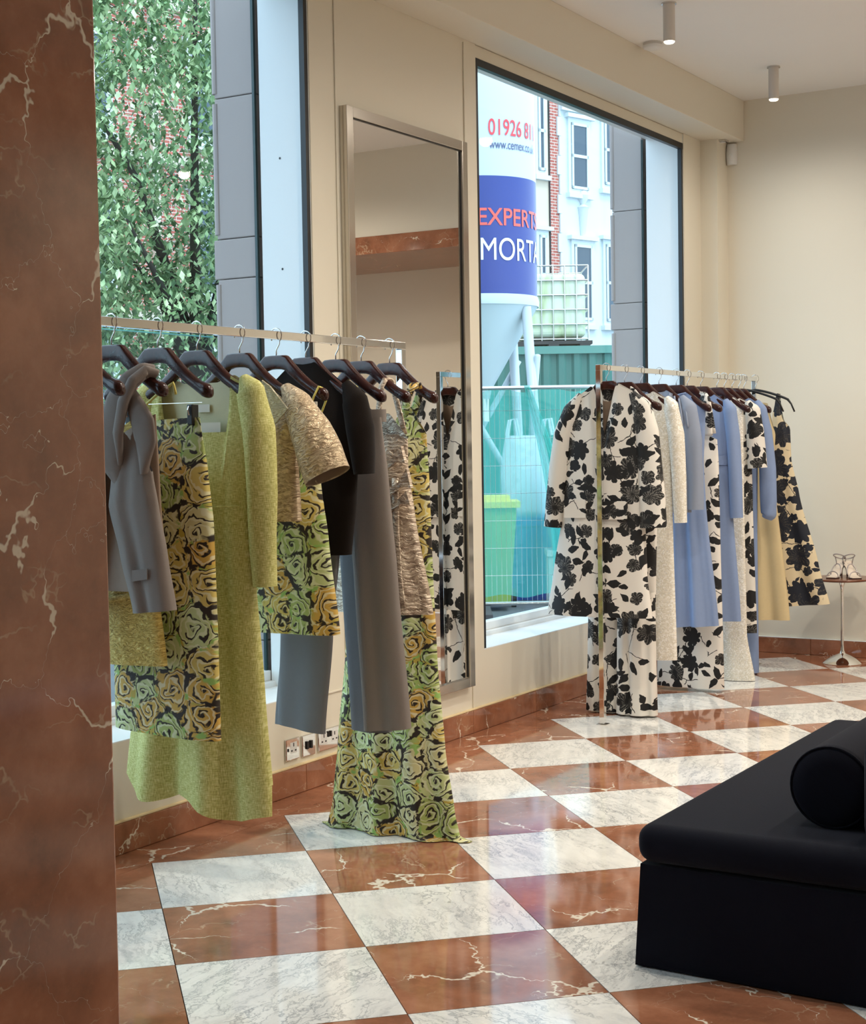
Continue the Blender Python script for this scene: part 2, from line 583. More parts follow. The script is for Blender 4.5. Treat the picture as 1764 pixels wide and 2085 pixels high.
M = dict(
    red=red_marble('red_marble'), red_big=red_marble('red_marble_slab', False, 1.35, 0.10), white=white_marble('carrara_marble'),
    grout=plain('grout', S(96, 66, 52), 0.7),
    wall=paint('cream_wall_paint', S(228, 221, 204)), ceil=paint('ceiling_paint', S(240, 238, 233)), reveal=paint('white_gloss_paint', S(236, 240, 240), 0.3),
    chrome=plain('chrome', (0.78, 0.78, 0.77), 0.05, 1.0), steel=plain('brushed_steel', (0.62, 0.60, 0.57), 0.18, 1.0),
    frame=plain('polished_taupe_frame', (0.60, 0.56, 0.50), 0.16, 0.85), mirror=plain('mirror_glass', (0.86, 0.86, 0.84), 0.0, 1.0),
    hanger=wood('mahogany_hanger', S(44, 20, 16), S(66, 31, 24), 0.2), black=plain('black_metal', S(22, 22, 24), 0.4),
    whitep=plain('white_plastic', S(226, 226, 224), 0.35), grey_lamp=plain('white_lamp_housing', S(212, 206, 198), 0.5),
    glow=emit('lamp_lens', (1.0, 0.86, 0.62), 5.0), glass=glass_mat('window_glass', (0.93, 0.975, 0.97), 0.35), cyan_edge=plain('glass_edge', S(130, 225, 225), 0.1),
    top_highlight=plain('cream_highlight', S(226, 204, 160), 0.5),  # cream tone of the highlight along the skirting top
    sofa=cloth('midnight_wool', S(17, 18, 28), 0.95, 0.25, 0.3, 0.03, 300.0, 0.15),
    rose=rose_print('rose_print'), floral=floral_print('black_floral_print', S(228, 223, 214), S(13, 13, 15), False, 0.85),
    navy=floral_print('navy_floral_print', S(218, 202, 168), S(12, 20, 36), True, 0.25),
    grey=cloth('grey_wool', S(134, 124, 117), 0.8), greyblue=cloth('blue_grey_wool', S(112, 112, 114), 0.8),
    tweed=tweed('yellow_green_tweed'), gold=lame('gold_lurex', (S(168, 138, 62), S(216, 186, 96), S(242, 222, 142)), 0.42, 0.35, 300.0),
    champ=lame('champagne_cloque', (S(158, 134, 104), S(204, 180, 146), S(238, 218, 182)), 0.36, 0.4, 190.0),
    champ2=lame('champagne_taffeta', (S(146, 126, 108), S(198, 178, 156), S(236, 220, 196)), 0.34, 0.4, 110.0),
    lapel=lame('pale_champagne_facing', (S(176, 164, 134), S(206, 196, 166), S(232, 224, 198)), 0.45, 0.25, 300.0),
    knit=cloth('black_brown_knit', S(24, 16, 11), 0.95, 0.3, 0.2, 0.05, 420.0, 0.2), blue=cloth('powder_blue_crepe', S(132, 152, 190), 0.7),
    blue2=cloth('dusty_blue_chiffon', S(142, 152, 172), 0.7), seq=sequin('ivory_sequins'), cream=cloth('cream_satin', S(214, 194, 150), 0.5),
    lining=cloth('pale_lining', S(226, 222, 184), 0.5), satin=cloth('taupe_lining', S(150, 128, 108), 0.4), strap=cloth('yellow_strap', S(222, 208, 110), 0.6),
    tagp=plain('paper_tag', S(236, 230, 215), 0.7), walnut=wood('walnut_top', S(92, 52, 34), S(132, 80, 54), 0.25, (6, 40, 6)),
    sandal=plain('silver_leather', S(168, 160, 160), 0.3, 0.5), insole=plain('nude_insole', S(226, 212, 196), 0.5), sole=plain('dark_sole', S(52, 34, 32), 0.5),
)


# ================================================================== the room
X1, X2 = 0.655, 0.454          # rail distance from the window wall
ZR = 1.665                     # rail centre height
YF = 9.15                      # far wall
XR, YB, ZC = 6.4, -2.4, 3.388  # right wall, back wall, ceiling
BX, BZ = 0.215, 3.142          # beam
ZS, ZT = 0.366, 3.085          # window sill and head
W1 = (1.3, 4.885)
W2 = (6.19, 8.70)
T = 0.24                       # reveal depth

# ---- floor: slab with marble tiles laid diagonally, a red border along the walls
floor = MB().box(-0.24, XR, YB, YF + 1.05, -0.12, -0.018).build('floor', M['grout'])
tag(floor, kind='structure')
TS = 0.5
HD = TS / math.sqrt(2)
OX, OY = 0.8806, 5.102
BXF, BYF = OX - 2 * HD, OY + 11 * HD       # field edges
GAP = 0.0013


def clip(poly, axis, lim, sign):
    out = []
    for i in range(len(poly)):
        a, b = poly[i], poly[(i + 1) % len(poly)]
        da, db = sign * (a[axis] - lim), sign * (b[axis] - lim)
        if da <= 0: out.append(a)
        if da * db < 0:
            t = da / (da - db)
            out.append((a[0] + (b[0] - a[0]) * t, a[1] + (b[1] - a[1]) * t))
    return out


_rd = HD - GAP * 1.414
tile_mb = MB().prism([(_rd, 0), (0, _rd), (-_rd, 0), (0, -_rd)], -0.018, 0.0)
tile_me = {}


def put_tile(cx, cy, key):
    if key not in tile_me:
        o = mesh_obj('marble_tile', tile_mb.v, tile_mb.f, M[key], floor, local=True)
        tile_me[key] = o.data
    else:
        o = bpy.data.objects.new('marble_tile', tile_me[key])
        COL.objects.link(o)
        o.parent = floor
    o.location = Vector((cx, cy, 0)) - floor.location


far_x = XR
for i in range(-40, 41):
    for j in range(-40, 41):
        cx, cy = OX + (i + j + 1) * HD, OY + (i - j) * HD
        if cx + HD < BXF + 0.01 or cx - HD > 5.2 or cy - HD > BYF - 0.01 or cy + HD < 1.0:
            continue
        key = 'white' if (i + j) % 2 == 0 else 'red'
        poly = [(cx + _rd, cy), (cx, cy + _rd), (cx - _rd, cy), (cx, cy - _rd)]
        cp = clip(clip(poly, 0, BXF, -1), 1, BYF, 1)
        if len(cp) < 3:
            continue
        full = cx - HD >= BXF - 0.01 and cy + HD <= BYF + 0.01
        if full:
            put_tile(cx, cy, key)
        else:
            mb = MB().prism([(p[0] - cx, p[1] - cy) for p in cp], -0.018, 0.0)
            o = mesh_obj('cut_marble_tile', mb.v, mb.f, M[key], floor, local=True)
            o.location = Vector((cx, cy, 0)) - floor.location
# border slabs (window wall and far wall)
yy = YF
k = 0
while yy > -0.5:
    y2 = yy - 2 * HD
    mb = MB().box(0.0, BXF - GAP, y2 + GAP, yy - GAP, -0.018, 0)
    cxy = ((BXF) / 2, (yy + y2) / 2)
    o = mesh_obj('border_slab', [(p[0] - cxy[0], p[1] - cxy[1], p[2]) for p in mb.v], mb.f, M['red'], floor, local=True)
    o.location = Vector((*cxy, 0)) - floor.location
    yy = y2
xx = BXF
while xx < 5.0:
    mb = MB().box(-HD + GAP, HD - GAP, -(YF - BYF) / 2 + GAP, (YF - BYF) / 2, -0.018, 0)
    o = mesh_obj('border_slab', mb.v, mb.f, M['red'], floor, local=True)
    o.location = Vector((xx + HD, (YF + BYF) / 2, 0)) - floor.location
    xx += 2 * HD
o = MB().box(1.6, 4.4, YF + 0.005, YF + 1.05, -0.018, 0).build('threshold_slab', M['red'], floor)

# ---- walls, ceiling, beam
w = MB()
w.box(-T, 0, YB, W1[0], 0, ZC).box(-T, 0, W1[0], W1[1], 0, ZS).box(-T, 0, W1[0], W1[1], ZT + 0.06, ZC)
w.box(-T, 0, W1[1], W2[0], 0, ZC).box(-T, 0, W2[0], W2[1], 0, ZS).box(-T, 0, W2[0], W2[1], ZT + 0.06, ZC).box(-T, 0, W2[1], YF, 0, ZC)
wl = tag(w.build('wall_left', M['wall']), kind='structure')
for (y0, y1, z0, z1) in ((5.052, 5.060, 0.10, ZC - 0.26), (4.90, 5.055, 0.348, 0.356), (6.072, 6.079, 0.10, ZC - 0.26)):
    MB().bbox(0.0, 0.006, y0, y1, z0, z1, 0.002).build('panel_bead', M['wall'], wl)
w = MB()
w.box(-T, 1.66, YF, YF + T, 0, ZC).box(1.66, 4.3, YF, YF + T, 2.79, ZC).box(4.3, XR, YF, YF + T, 0, ZC)
w.box(1.5, 4.5, YF + 1.06, YF + 1.12, 0, 2.7).box(1.60, 1.66, YF + T, YF + 1.06, 0, 2.7).box(4.3, 4.36, YF + T, YF + 1.06, 0, 2.7)
wf = tag(w.build('wall_far', M['wall']), kind='structure')
MB().bbox(1.66, 4.3, YF - 0.012, YF + 0.04, 2.665, 2.79, 0.003).build('marble_lintel', M['red_big'], wf)
MB().box(1.66, 4.3, YF + 0.04, YF + 1.06, 2.665, 2.72).build('marble_soffit', M['red_big'], wf)
bx = MB().box(0.0, 0.108, YF - 0.18, YF, 0, BZ).build('pipe_boxing', M['wall'], wf)
tag(MB().box(XR, XR + 0.2, YB, YF + T, 0, ZC).build('wall_right', M['wall']), kind='structure')
tag(MB().box(-T, XR, YB - 0.2, YB, 0, ZC).build('wall_back', M['wall']), kind='structure')
tag(MB().box(-T, XR + 0.2, YB - 0.2, YF + T, ZC, ZC + 0.25).build('ceiling', M['ceil']), kind='structure')
tag(MB().bbox(0.0, BX, YB, YF, BZ, ZC, 0.003).build('trim_1', M['wall']), kind='structure')

# ---- baseboards
bl = tag(MB().box(0, 0.012, YB, YF - 0.18, 0, 0.10).build('baseboard_left', M['grout']), kind='structure')
yy = YF - 0.18
for L in (1.25, 1.05, 0.62, 1.30, 1.12, 1.3, 1.2):
    MB().bbox(0.0, 0.018, yy - L + 0.0008, yy - 0.0008, 0.001, 0.103, 0.002).build('marble_skirting', M['red'], bl)
    yy -= L
MB().bbox(0, 0.016, yy, YF - 0.18, 0.1035, 0.1105, 0.002).build('highlight_strip', M['top_highlight'], bl)  # bright highlight on the skirting's top edge, built as a cream strip
bf = tag(MB().box(0.108, 1.66, YF - 0.012, YF, 0, 0.094).build('baseboard_far', M['grout']), kind='structure')
for a, b in ((0.108, 0.62), (0.62, 1.66)):
    MB().bbox(a + 0.0008, b - 0.0008, YF - 0.018, YF, 0.001, 0.095, 0.002).build('marble_skirting', M['red'], bf)
MB().bbox(0.108, 1.66, YF - 0.016, YF, 0.0955, 0.1, 0.002).build('highlight_strip', M['reveal'], bf)  # same top-edge highlight as a pale strip on the far skirting


# ---- windows
def window(n, y0, y1, joint=None):
    root = empty('window_%d' % n, (-T / 2, (y0 + y1) / 2, ZS))
    tag(root, kind='structure')
    e = 0.004
    # white lined reveal
    rv = MB().box(-T, 0.0, y0, y1, ZS, ZS + e)
    rv.box(-T, -0.004, y0, y0 + e, ZS, ZT + 0.055).box(-T, -0.004, y1 - e, y1, ZS, ZT + 0.055)
    rv.box(-T, -0.03, y0, y1, ZT + 0.05, ZT + 0.058)
    rv.build('reveal_lining', M['reveal'], root)
    MB().bbox(-0.03, -0.006, y0, y1, ZT + 0.0, ZT + 0.058, 0.002).build('blind_pelmet', M['wall'], root)
    # black blind track along head and jamb
    MB().box(-0.03, -0.004, y0, y1, ZT - 0.034, ZT).build('head_track', M['black'], root)
    MB().box(-0.028, -0.004, y1 - 0.026, y1 - e, ZS + e, ZT - 0.034).build('jamb_track', M['black'], root)
    MB().box(-0.028, -0.004, y0 + e, y0 + 0.026, ZS + e, ZT - 0.034).build('jamb_track', M['black'], root)
    # sash kerb and glass at the outer face
    MB().bbox(-T - 0.07, -T + 0.02, y0, y1, ZS, ZS + 0.026, 0.003).build('sill_kerb', M['reveal'], root)
    MB().bbox(-T - 0.06, -T - 0.005, y0, y1, ZS + 0.026, ZS + 0.066, 0.003).build('bottom_rail', M['reveal'], root)
    MB().box(-T - 0.03, -T - 0.018, y1 - 0.012, y1, ZS + 0.066, ZT + 0.05).build('glass_edge_seal', plain_dark, root)
    MB().box(-T - 0.03, -T - 0.018, y0, y0 + 0.012, ZS + 0.066, ZT + 0.05).build('glass_edge_seal', plain_dark, root)
    MB().box(-T - 0.028, -T - 0.020, y0 + 0.012, y1 - 0.012, ZS + 0.066, ZT + 0.09).build('pane', M['glass'], root)
    return root


plain_dark = plain('dark_green_seal', S(40, 62, 64), 0.3)
win1 = window(1, *W1)
for (x_, z_) in ((-0.145, 2.45), (-0.143, 2.02)):
    MB().lathe([(0.0045, -0.0012), (0.0045, 0.0)], (x_, W1[1] - 0.004, z_), 12, 'y').build('screw_hole', M['black'], win1)
window(2, *W2)

# ---- marble column beside the camera
pc = MB().bbox(1.40, 1.90, 0.95, 1.690, 0.0, ZC, 0.004).build('marble_column', M['red_big'])
tag(pc, 'tall square column clad in dark red marble with pale veins', 'column')

# ================================================================== fixtures
mr = empty('wall_mirror', (0.0, 5.56, 0.22))
tag(mr, 'tall wall mirror in a polished taupe metal frame between the windows', 'mirror')
MY0, MY1, MZ0, MZ1 = 5.083, 6.040, 0.221, 2.671
D, FW = 0.037, 0.046
for (a, b, c, d) in ((MY0, MY0 + FW, MZ0, MZ1), (MY1 - FW, MY1, MZ0, MZ1), (MY0 + FW, MY1 - FW, MZ1 - FW * 0.92, MZ1), (MY0 + FW, MY1 - FW, MZ0, MZ0 + FW * 0.92)):
    MB().bbox(0.0, D, a, b, c, d, 0.002).build('frame_rail', M['frame'], mr)
MB().box(0.001, D - 0.014, MY0 + FW, MY1 - FW, MZ0 + FW * 0.92, MZ1 - FW * 0.92).build('mirror_pane', M['mirror'], mr)
for (a, b, c, d) in ((MY0 + FW, MY1 - FW, MZ1 - FW * 0.92 - 0.003, MZ1 - FW * 0.92), (MY1 - FW - 0.003, MY1 - FW, MZ0 + FW, MZ1 - FW)):
    MB().box(D - 0.014, D - 0.009, a, b, c, d).build('frame_lip', M['black'], mr)


def spot_lamp(x, y, label, k=1.0):
    r = empty('ceiling_spotlight', (x, y, 3.20))
    tag(r, label, 'spotlight', 'cylinder spotlights on the ceiling')
    MB().lathe([(0.036, 3.381), (0.036, ZC)], (x, y, 0), 28).build('ceiling_plate', M['steel'], r)
    h = MB().lathe([(0.0265, 3.208), (0.0285, 3.212), (0.0285, 3.381)], (x, y, 0), 28).build('housing', M['grey_lamp'], r)
    smooth_by_angle(h)
    g = MB().lathe([(0.001, 3.199), (0.020, 3.200), (0.0255, 3.205), (0.0262, 3.209)], (x, y, 0), 28).build('lens', M['glow'], r)
    smooth_by_angle(g)
    ld = bpy.data.lights.new('spot_beam', 'SPOT')
    ld.energy = SPOT_W * k
    ld.color = (1.0, 0.92, 0.80)
    ld.spot_size = math.radians(172)
    ld.spot_blend = 0.9
    ld.shadow_soft_size = 0.035
    lo = bpy.data.objects.new('spot_beam', ld)
    COL.objects.link(lo)
    lo.parent = r
    lo.location = (0, 0, -0.012)
    return r


spot_lamp(0.655, 8.407, 'white cylinder ceiling spotlight in front of the far plain wall', 0.4)
spot_lamp(0.655, 6.900, 'white cylinder ceiling spotlight beside the round smoke detector', 0.4)
for (x, y) in ((1.55, 5.39), (1.55, 3.9), (1.8, 7.3), (2.9, 8.2), (2.9, 6.7), (2.9, 5.2), (2.7, 3.7), (4.4, 7.6), (4.4, 5.6), (5.8, 6.4)):  # unseen lamps added to brighten the room
    spot_lamp(x, y, 'added white cylinder ceiling spotlight, out of view, lighting the shop floor', 1.15)

sd = empty('smoke_detector', (0.300, 7.54, 3.36))
tag(sd, 'flat round white smoke detector on the ceiling by the beam', 'smoke detector')
smooth_by_angle(MB().lathe([(0.001, 3.352), (0.030, 3.353), (0.047, 3.359), (0.052, 3.368), (0.052, 3.374)], (0.300, 7.54, 0), 32).build('cover', M['whitep'], sd))
MB().lathe([(0.050, 3.374), (0.050, ZC)], (0.300, 7.54, 0), 32).build('mounting_ring', M['steel'], sd)

ps = empty('motion_sensor', (0.128, 9.115, 3.0))
tag(ps, 'white curved motion sensor fixed near the corner under the beam', 'sensor')
mb = MB()
for i, t in enumerate(np.linspace(0, 1, 9)):
    z = 3.005 + 0.125 * t
    dep = 0.046 * (0.72 + 0.28 * math.sin(PI * min(1, 0.15 + t * 0.85)))
    hw = 0.034 * (0.86 + 0.14 * math.sin(PI * t))
    for a in np.linspace(0, PI, 13):
        mb.v.append((0.140 - hw * math.cos(a), YF - dep * math.sin(a) ** 0.6, z))
for i in range(8):
    for k in range(12):
        mb.f.append((i * 13 + k, i * 13 + k + 1, (i + 1) * 13 + k + 1, (i + 1) * 13 + k))
mb.f.append(tuple(range(12, -1, -1))); mb.f.append(tuple(8 * 13 + k for k in range(13)))
smooth_by_angle(mb.build('sensor_body', M['whitep'], ps), 50)
MB().lathe([(0.004, -0.0505), (0.004, -0.045)], (0.146, YF, 3.062), 12, 'y').build('indicator', M['reveal'], ps)
dc = empty('alarm_contact', (0.118, YF - 0.12, BZ - 0.012))
tag(dc, 'small grey alarm contact on the beam underside above the motion sensor', 'sensor')
MB().bbox(0.085, 0.15, YF - 0.15, YF - 0.085, BZ - 0.012, BZ, 0.002).build('contact_body', M['steel'], dc)
MB().bbox(0.10, 0.135, YF - 0.135, YF - 0.10, BZ - 0.016, BZ - 0.012, 0.001).build('contact_lid', M['whitep'], dc)


# sockets under the left window
def socket(y0, y1, z0, z1, kind, label):
    r = empty('power_socket', (0.0, (y0 + y1) / 2, z0))
    tag(r, label, 'socket', 'polished sockets above the skirting')
    MB().bbox(0, 0.009, y0, y1, z0, z1, 0.003).build('plate', M['chrome'], r)
    cz = (z0 + z1) / 2
    def outlet(yc):
        for (dy, dz, hy, hz) in ((0, 0.016, 0.003, 0.007), (-0.012, -0.006, 0.005, 0.003), (0.012, -0.006, 0.005, 0.003)):
            MB().box(0.009, 0.0096, yc + dy - hy, yc + dy + hy, cz + dz - hz, cz + dz + hz).build('pin_hole', M['black'], r)
        MB().bbox(0.009, 0.0094, yc - 0.021, yc + 0.021, cz - 0.016, cz + 0.026, 0.0001).build('outlet_insert', M['whitep'], r)
    if kind == 'single':
        outlet((y0 + y1) / 2 + 0.004)
        MB().bbox(0.009, 0.012, y0 + 0.008, y0 + 0.014, cz - 0.006, cz + 0.006, 0.001).build('rocker', M['black'], r)
    elif kind == 'switch':
        for yy_ in (-0.014, 0.012):
            MB().bbox(0.009, 0.015, (y0 + y1) / 2 + yy_ - 0.006, (y0 + y1) / 2 + yy_ + 0.006, cz - 0.014, cz + 0.016, 0.001).build('rocker', M['black'], r)
    else:
        outlet(y0 + 0.036); outlet(y1 - 0.036)
        for yy_ in (-0.008, 0.008):
            MB().bbox(0.009, 0.014, (y0 + y1) / 2 + yy_ - 0.005, (y0 + y1) / 2 + yy_ + 0.005, cz + 0.008, cz + 0.03, 0.001).build('rocker', M['black'], r)


socket(4.637, 4.721, 0.133, 0.216, 'single', 'single polished metal power socket farthest from the long rose gown')
socket(4.741, 4.826, 0.130, 0.214, 'switch', 'polished metal switch plate between the two power sockets')
socket(4.847, 4.992, 0.131, 0.215, 'double', 'wide double polished power socket beside the long rose gown')

# ================================================================== garment rails
def rack(name, x, y0, y1, label):
    r = empty(name, (x, (y0 + y1) / 2, 0))
    tag(r, label, 'clothes rail')
    h = 0.0125
    MB().bbox(x - h, x + h, y0 - h, y1 + h, ZR - h, ZR + h, 0.0015).build('rail', M['chrome'], r)
    for y in (y0, y1):
        MB().bbox(x - h, x + h, y - h, y + h, 0.004, ZR - h, 0.0015).build('post', M['chrome'], r)
        MB().bbox(x - 0.024, x + 0.024, y - 0.024, y + 0.024, 0.0, 0.004, 0.001).build('foot_plate', M['steel'], r)
    return r


rack('clothes_rail', X1, 2.25, 4.475, 'polished chrome clothes rail holding the green and gold garments')
rack('clothes_rail', X2, 6.505, 8.625, 'polished chrome clothes rail holding the black floral and blue garments')


# wooden hanger, built once at the origin of its hook
def make_hanger():
    r = empty('clothes_hanger', (0, 0, 0))
    secs = [(0.0, 0.000, -0.042, 0.011), (0.020, 0.000, -0.043, 0.011), (0.039, -0.001, -0.048, 0.012), (0.046, -0.006, -0.056, 0.012), (0.070, -0.030, -0.076, 0.0125), (0.100, -0.057, -0.099, 0.013),
            (0.130, -0.080, -0.118, 0.0135), (0.150, -0.093, -0.131, 0.015), (0.165, -0.099, -0.140, 0.017), (0.178, -0.104, -0.143, 0.017), (0.188, -0.112, -0.141, 0.012), (0.192, -0.122, -0.134, 0.005)]
    A_ = np.array(secs)
    fine = []
    for i in range(len(A_) - 1):          # Catmull-Rom between the stations, the crown corner kept crisp
        p0, p1, p2, p3 = A_[max(0, i - 1)], A_[i], A_[i + 1], A_[min(len(A_) - 1, i + 2)]
        for t in ((0.0,) if i < 3 else (0.0, 0.25, 0.5, 0.75)):
            q = 0.5 * ((2 * p1) + (-p0 + p2) * t + (2 * p0 - 5 * p1 + 4 * p2 - p3) * t * t + (-p0 + 3 * p1 - 3 * p2 + p3) * t ** 3)
            fine.append(tuple(q))
    fine.append(tuple(A_[-1]))
    secs = fine
    full = [(-x, a, b, t) for (x, a, b, t) in secs[:0:-1]] + secs
    mb = MB()
    n = 16
    for (x, zt, zb, th) in full:
        cz, hz = (zt + zb) / 2, (zt - zb) / 2
        e = 0.45 + 0.45 * min(1.0, max(0.0, (abs(x) - 0.05) / 0.06))
        cy = -0.005 * (abs(x) / 0.19) ** 1.5
        for k in range(n):
            a = 2 * PI * k / n
            ca, sa = math.cos(a), math.sin(a)
            mb.v.append((x, cy + th * math.copysign(abs(ca) ** e, ca), cz + hz * math.copysign(abs(sa) ** e, sa)))
    for i in range(len(full) - 1):
        for k in range(n):
            k2 = (k + 1) % n
            mb.f.append((i * n + k, i * n + k2, (i + 1) * n + k2, (i + 1) * n + k))
    mb.f.append(tuple(range(n))[::-1]); mb.f.append(tuple((len(full) - 1) * n + k for k in range(n)))
    o = mesh_obj('hanger_body', mb.v, mb.f, M['hanger'], r, local=True)
    smooth_by_angle(o, 40)
    RZ = ZR - 1.605           # rail centre above hanger top
    RC = 0.0215
    pts = [(0, 0, -0.004), (0, 0, 0.016)]
    pts += [(0.004, 0, 0.022), (0.012, 0, RZ - 0.026)]
    for a in np.linspace(-0.95, PI + 0.75, 22):
        pts.append((RC * math.cos(a), 0, RZ + 0.0005 + RC * math.sin(a)))
    mb = MB().tube(pts, 0.0019, 8)
    h = mesh_obj('hook', mb.v, mb.f, M['chrome'], r, smooth=True, local=True)
    return r


HANG = make_hanger()
_first = [True]


def hanger(x, y, label, group, rz=0.0, mat=None):
    o = HANG if _first[0] else copy_tree(HANG)
    _first[0] = False
    o.location = (x, y, 1.605)
    o.rotation_euler = (0, 0, rz)
    tag(o, label, 'hanger', group)
    return o


def clips(hroot_y, x, xs, z, group, label):
    for xx_ in xs:
        pass


# ------------------------------------------------------------------ garments
def interp(rows, z):
    zs = [r[0] for r in rows]
    if z >= zs[0]: return rows[0][1:]
    for a, b in zip(rows, rows[1:]):
        if z >= b[0]:
            t = (a[0] - z) / (a[0] - b[0])
            t = t * t * (3 - 2 * t) * 0.35 + t * 0.65
            return [p + (q - p) * t for p, q in zip(a[1:], b[1:])]
    return rows[-1][1:]


def pl(pts, u):
    if u <= pts[0][0]: return pts[0][1]
    for a, b in zip(pts, pts[1:]):
        if u <= b[0]:
            t = (u - a[0]) / (b[0] - a[0] + 1e-9)
            return a[1] + (b[1] - a[1]) * t
    return pts[-1][1]


_uvk = [0]


def body(name, mat, parent, X, Y, rows, front, back=None, folds=(0, 0, 0), hem=0.0, seed=0, N=120, MR=54, dm=0.032, sides=(1, 1), hemfn=None, shrink=0.0):
    """rows: (z, left, right, depth) from top to hem, x relative to the hook; front/back: top edge z over u"""
    back = back or front
    rng = random.Random(seed)
    ph = [rng.uniform(0, 6.28) for _ in range(6)]
    kf, a0, a1 = folds
    zh = rows[-1][0]
    _uvk[0] += 1
    uo = (_uvk[0] * 0.731) % 5.0
    half = N // 2
    cols = [(-math.cos(PI * j / half), -1) for j in range(half)] + [(math.cos(PI * j / half), 1) for j in range(half)]
    V, UV, Fc = [], [], []
    for i in range(MR):
        t = i / (MR - 1)
        for (u, sd_) in cols:
            zt = pl(front if sd_ < 0 else back, u)
            if abs(u) > 0.98:
                zt = 0.5 * (pl(front, u) + pl(back, u))
            zb = zh + hem * math.sin(2.3 * PI * u + ph[4]) * (0.5 + 0.5 * sd_)
            if hemfn: zb += hemfn(u, sd_)
            z = zt + (zb - zt) * t
            l, r_, d = interp(rows, z)
            l += shrink; r_ -= shrink; d -= 2 * shrink
            c, hw = (l + r_) / 2, (r_ - l) / 2
            s = min(1.0, max(0.0, (zt - z) / 0.16)); s = s * s * (3 - 2 * s)
            dd = dm + (d - dm) * s
            prof = math.sqrt(max(0.0, 1 - u * u)) ** 0.8
            fa = a0 + (a1 - a0) * t ** 1.4
            wv = math.sin(kf * PI * u + ph[0 if sd_ < 0 else 1]) + 0.35 * math.sin(kf * 1.9 * PI * u + ph[2 if sd_ < 0 else 3])
            y = sd_ * dd / 2 * prof + (fa * wv * prof if kf else 0)
            x = c + hw * u + (0.35 * fa * math.cos(kf * PI * u + ph[0 if sd_ < 0 else 1]) * prof if kf else 0)
            V.append((X + x, Y + y, max(z, 0.003)))
            UV.append(((x if sd_ < 0 else 2 * r_ - x) + uo, z + uo * 0.37))
    n = len(cols)
    for i in range(MR - 1):
        for k_ in range(n):
            if cols[k_][1] < 0 and not sides[0]: continue
            if cols[k_][1] > 0 and not sides[1]: continue
            k2 = (k_ + 1) % n
            Fc.append((i * n + k_, (i + 1) * n + k_, (i + 1) * n + k2, i * n + k2))
    return mesh_obj(name, V, Fc, mat, parent, smooth=True, uvs=UV)


def sleeve(name, mat, parent, X, Y, path, n=28, sub=6, wr=0.0, seed=0):
    """path: (x, z, half width in the x-z plane, half depth)"""
    P = []
    for a, b in zip(path, path[1:]):
        for q in range(sub):
            t = q / sub
            P.append([p + (q2 - p) * t for p, q2 in zip(a, b)])
    P.append(list(path[-1]))
    rng = random.Random(seed)
    ph = rng.uniform(0, 6)
    _uvk[0] += 1
    uo = (_uvk[0] * 0.731) % 5.0
    V, UV, Fc = [], [], []
    ln = 0.0
    cr = sum(math.sqrt((p[2] ** 2 + p[3] ** 2) / 2) for p in P) / len(P)
    for i, (x, z, a, b) in enumerate(P):
        if i: ln += math.hypot(x - P[i - 1][0], z - P[i - 1][1])
        q0, q1 = P[max(0, i - 1)], P[min(len(P) - 1, i + 1)]
        tx, tz = q1[0] - q0[0], q1[1] - q0[1]
        L = math.hypot(tx, tz) + 1e-9
        tx, tz = tx / L, tz / L
        nx, nz = -tz, tx
        for k_ in range(n):
            an = 2 * PI * k_ / n
            rr = 1 + wr * math.sin(3 * an + i * 0.35 + ph) * min(1, i / 6)
            V.append((X + x + nx * a * math.cos(an) * rr, Y + b * math.sin(an) * rr, max(0.003, z + nz * a * math.cos(an) * rr)))
            UV.append((((an - PI / 2) % (2 * PI)) * cr + uo, -ln + uo * 0.41))
    for i in range(len(P) - 1):
        for k_ in range(n):
            k2 = (k_ + 1) % n
            Fc.append((i * n + k_, i * n + k2, (i + 1) * n + k2, (i + 1) * n + k_))
    return mesh_obj(name, V, Fc, mat, parent, smooth=True, uvs=UV)


def ribbon(name, mat, parent, X, Y, pts, w=0.012, th=0.003, n=8, sub=4):
    """flat band through pts (x, dy, z[, width]) lying in the x-z plane"""
    P = []
    for a, b in zip(pts, pts[1:]):
        for q in range(sub):
            t = q / sub
            P.append([p + (r - p) * t for p, r in zip(a, b)])
    P.append(list(pts[-1]))
    _uvk[0] += 1
    uo = (_uvk[0] * 0.731) % 5.0
    V, UV, Fc = [], [], []
    for i, p in enumerate(P):
        q0, q1 = P[max(0, i - 1)], P[min(len(P) - 1, i + 1)]
        t = np.array([q1[0] - q0[0], q1[1] - q0[1], q1[2] - q0[2]]); t = t / (np.linalg.norm(t) + 1e-9)
        side = np.cross(t, (0, 1.0, 0)); side = side / (np.linalg.norm(side) + 1e-9)
        nn = np.cross(side, t)
        ww = (p[3] if len(p) > 3 else w) / 2
        c = np.array([X + p[0], Y + p[1], p[2]])
        for k_ in range(n):
            a = 2 * PI * k_ / n
            q = c + side * ww * math.cos(a) + nn * th * math.sin(a)
            V.append(tuple(q)); UV.append((q[0] - X + uo, q[2] + uo * 0.3))
    for i in range(len(P) - 1):
        for k_ in range(n):
            k2 = (k_ + 1) % n
            Fc.append((i * n + k_, i * n + k2, (i + 1) * n + k2, (i + 1) * n + k_))
    Fc.append(tuple(range(n))[::-1]); Fc.append(tuple((len(P) - 1) * n + k_ for k_ in range(n)))
    return mesh_obj(name, V, Fc, mat, parent, smooth=True, uvs=UV)


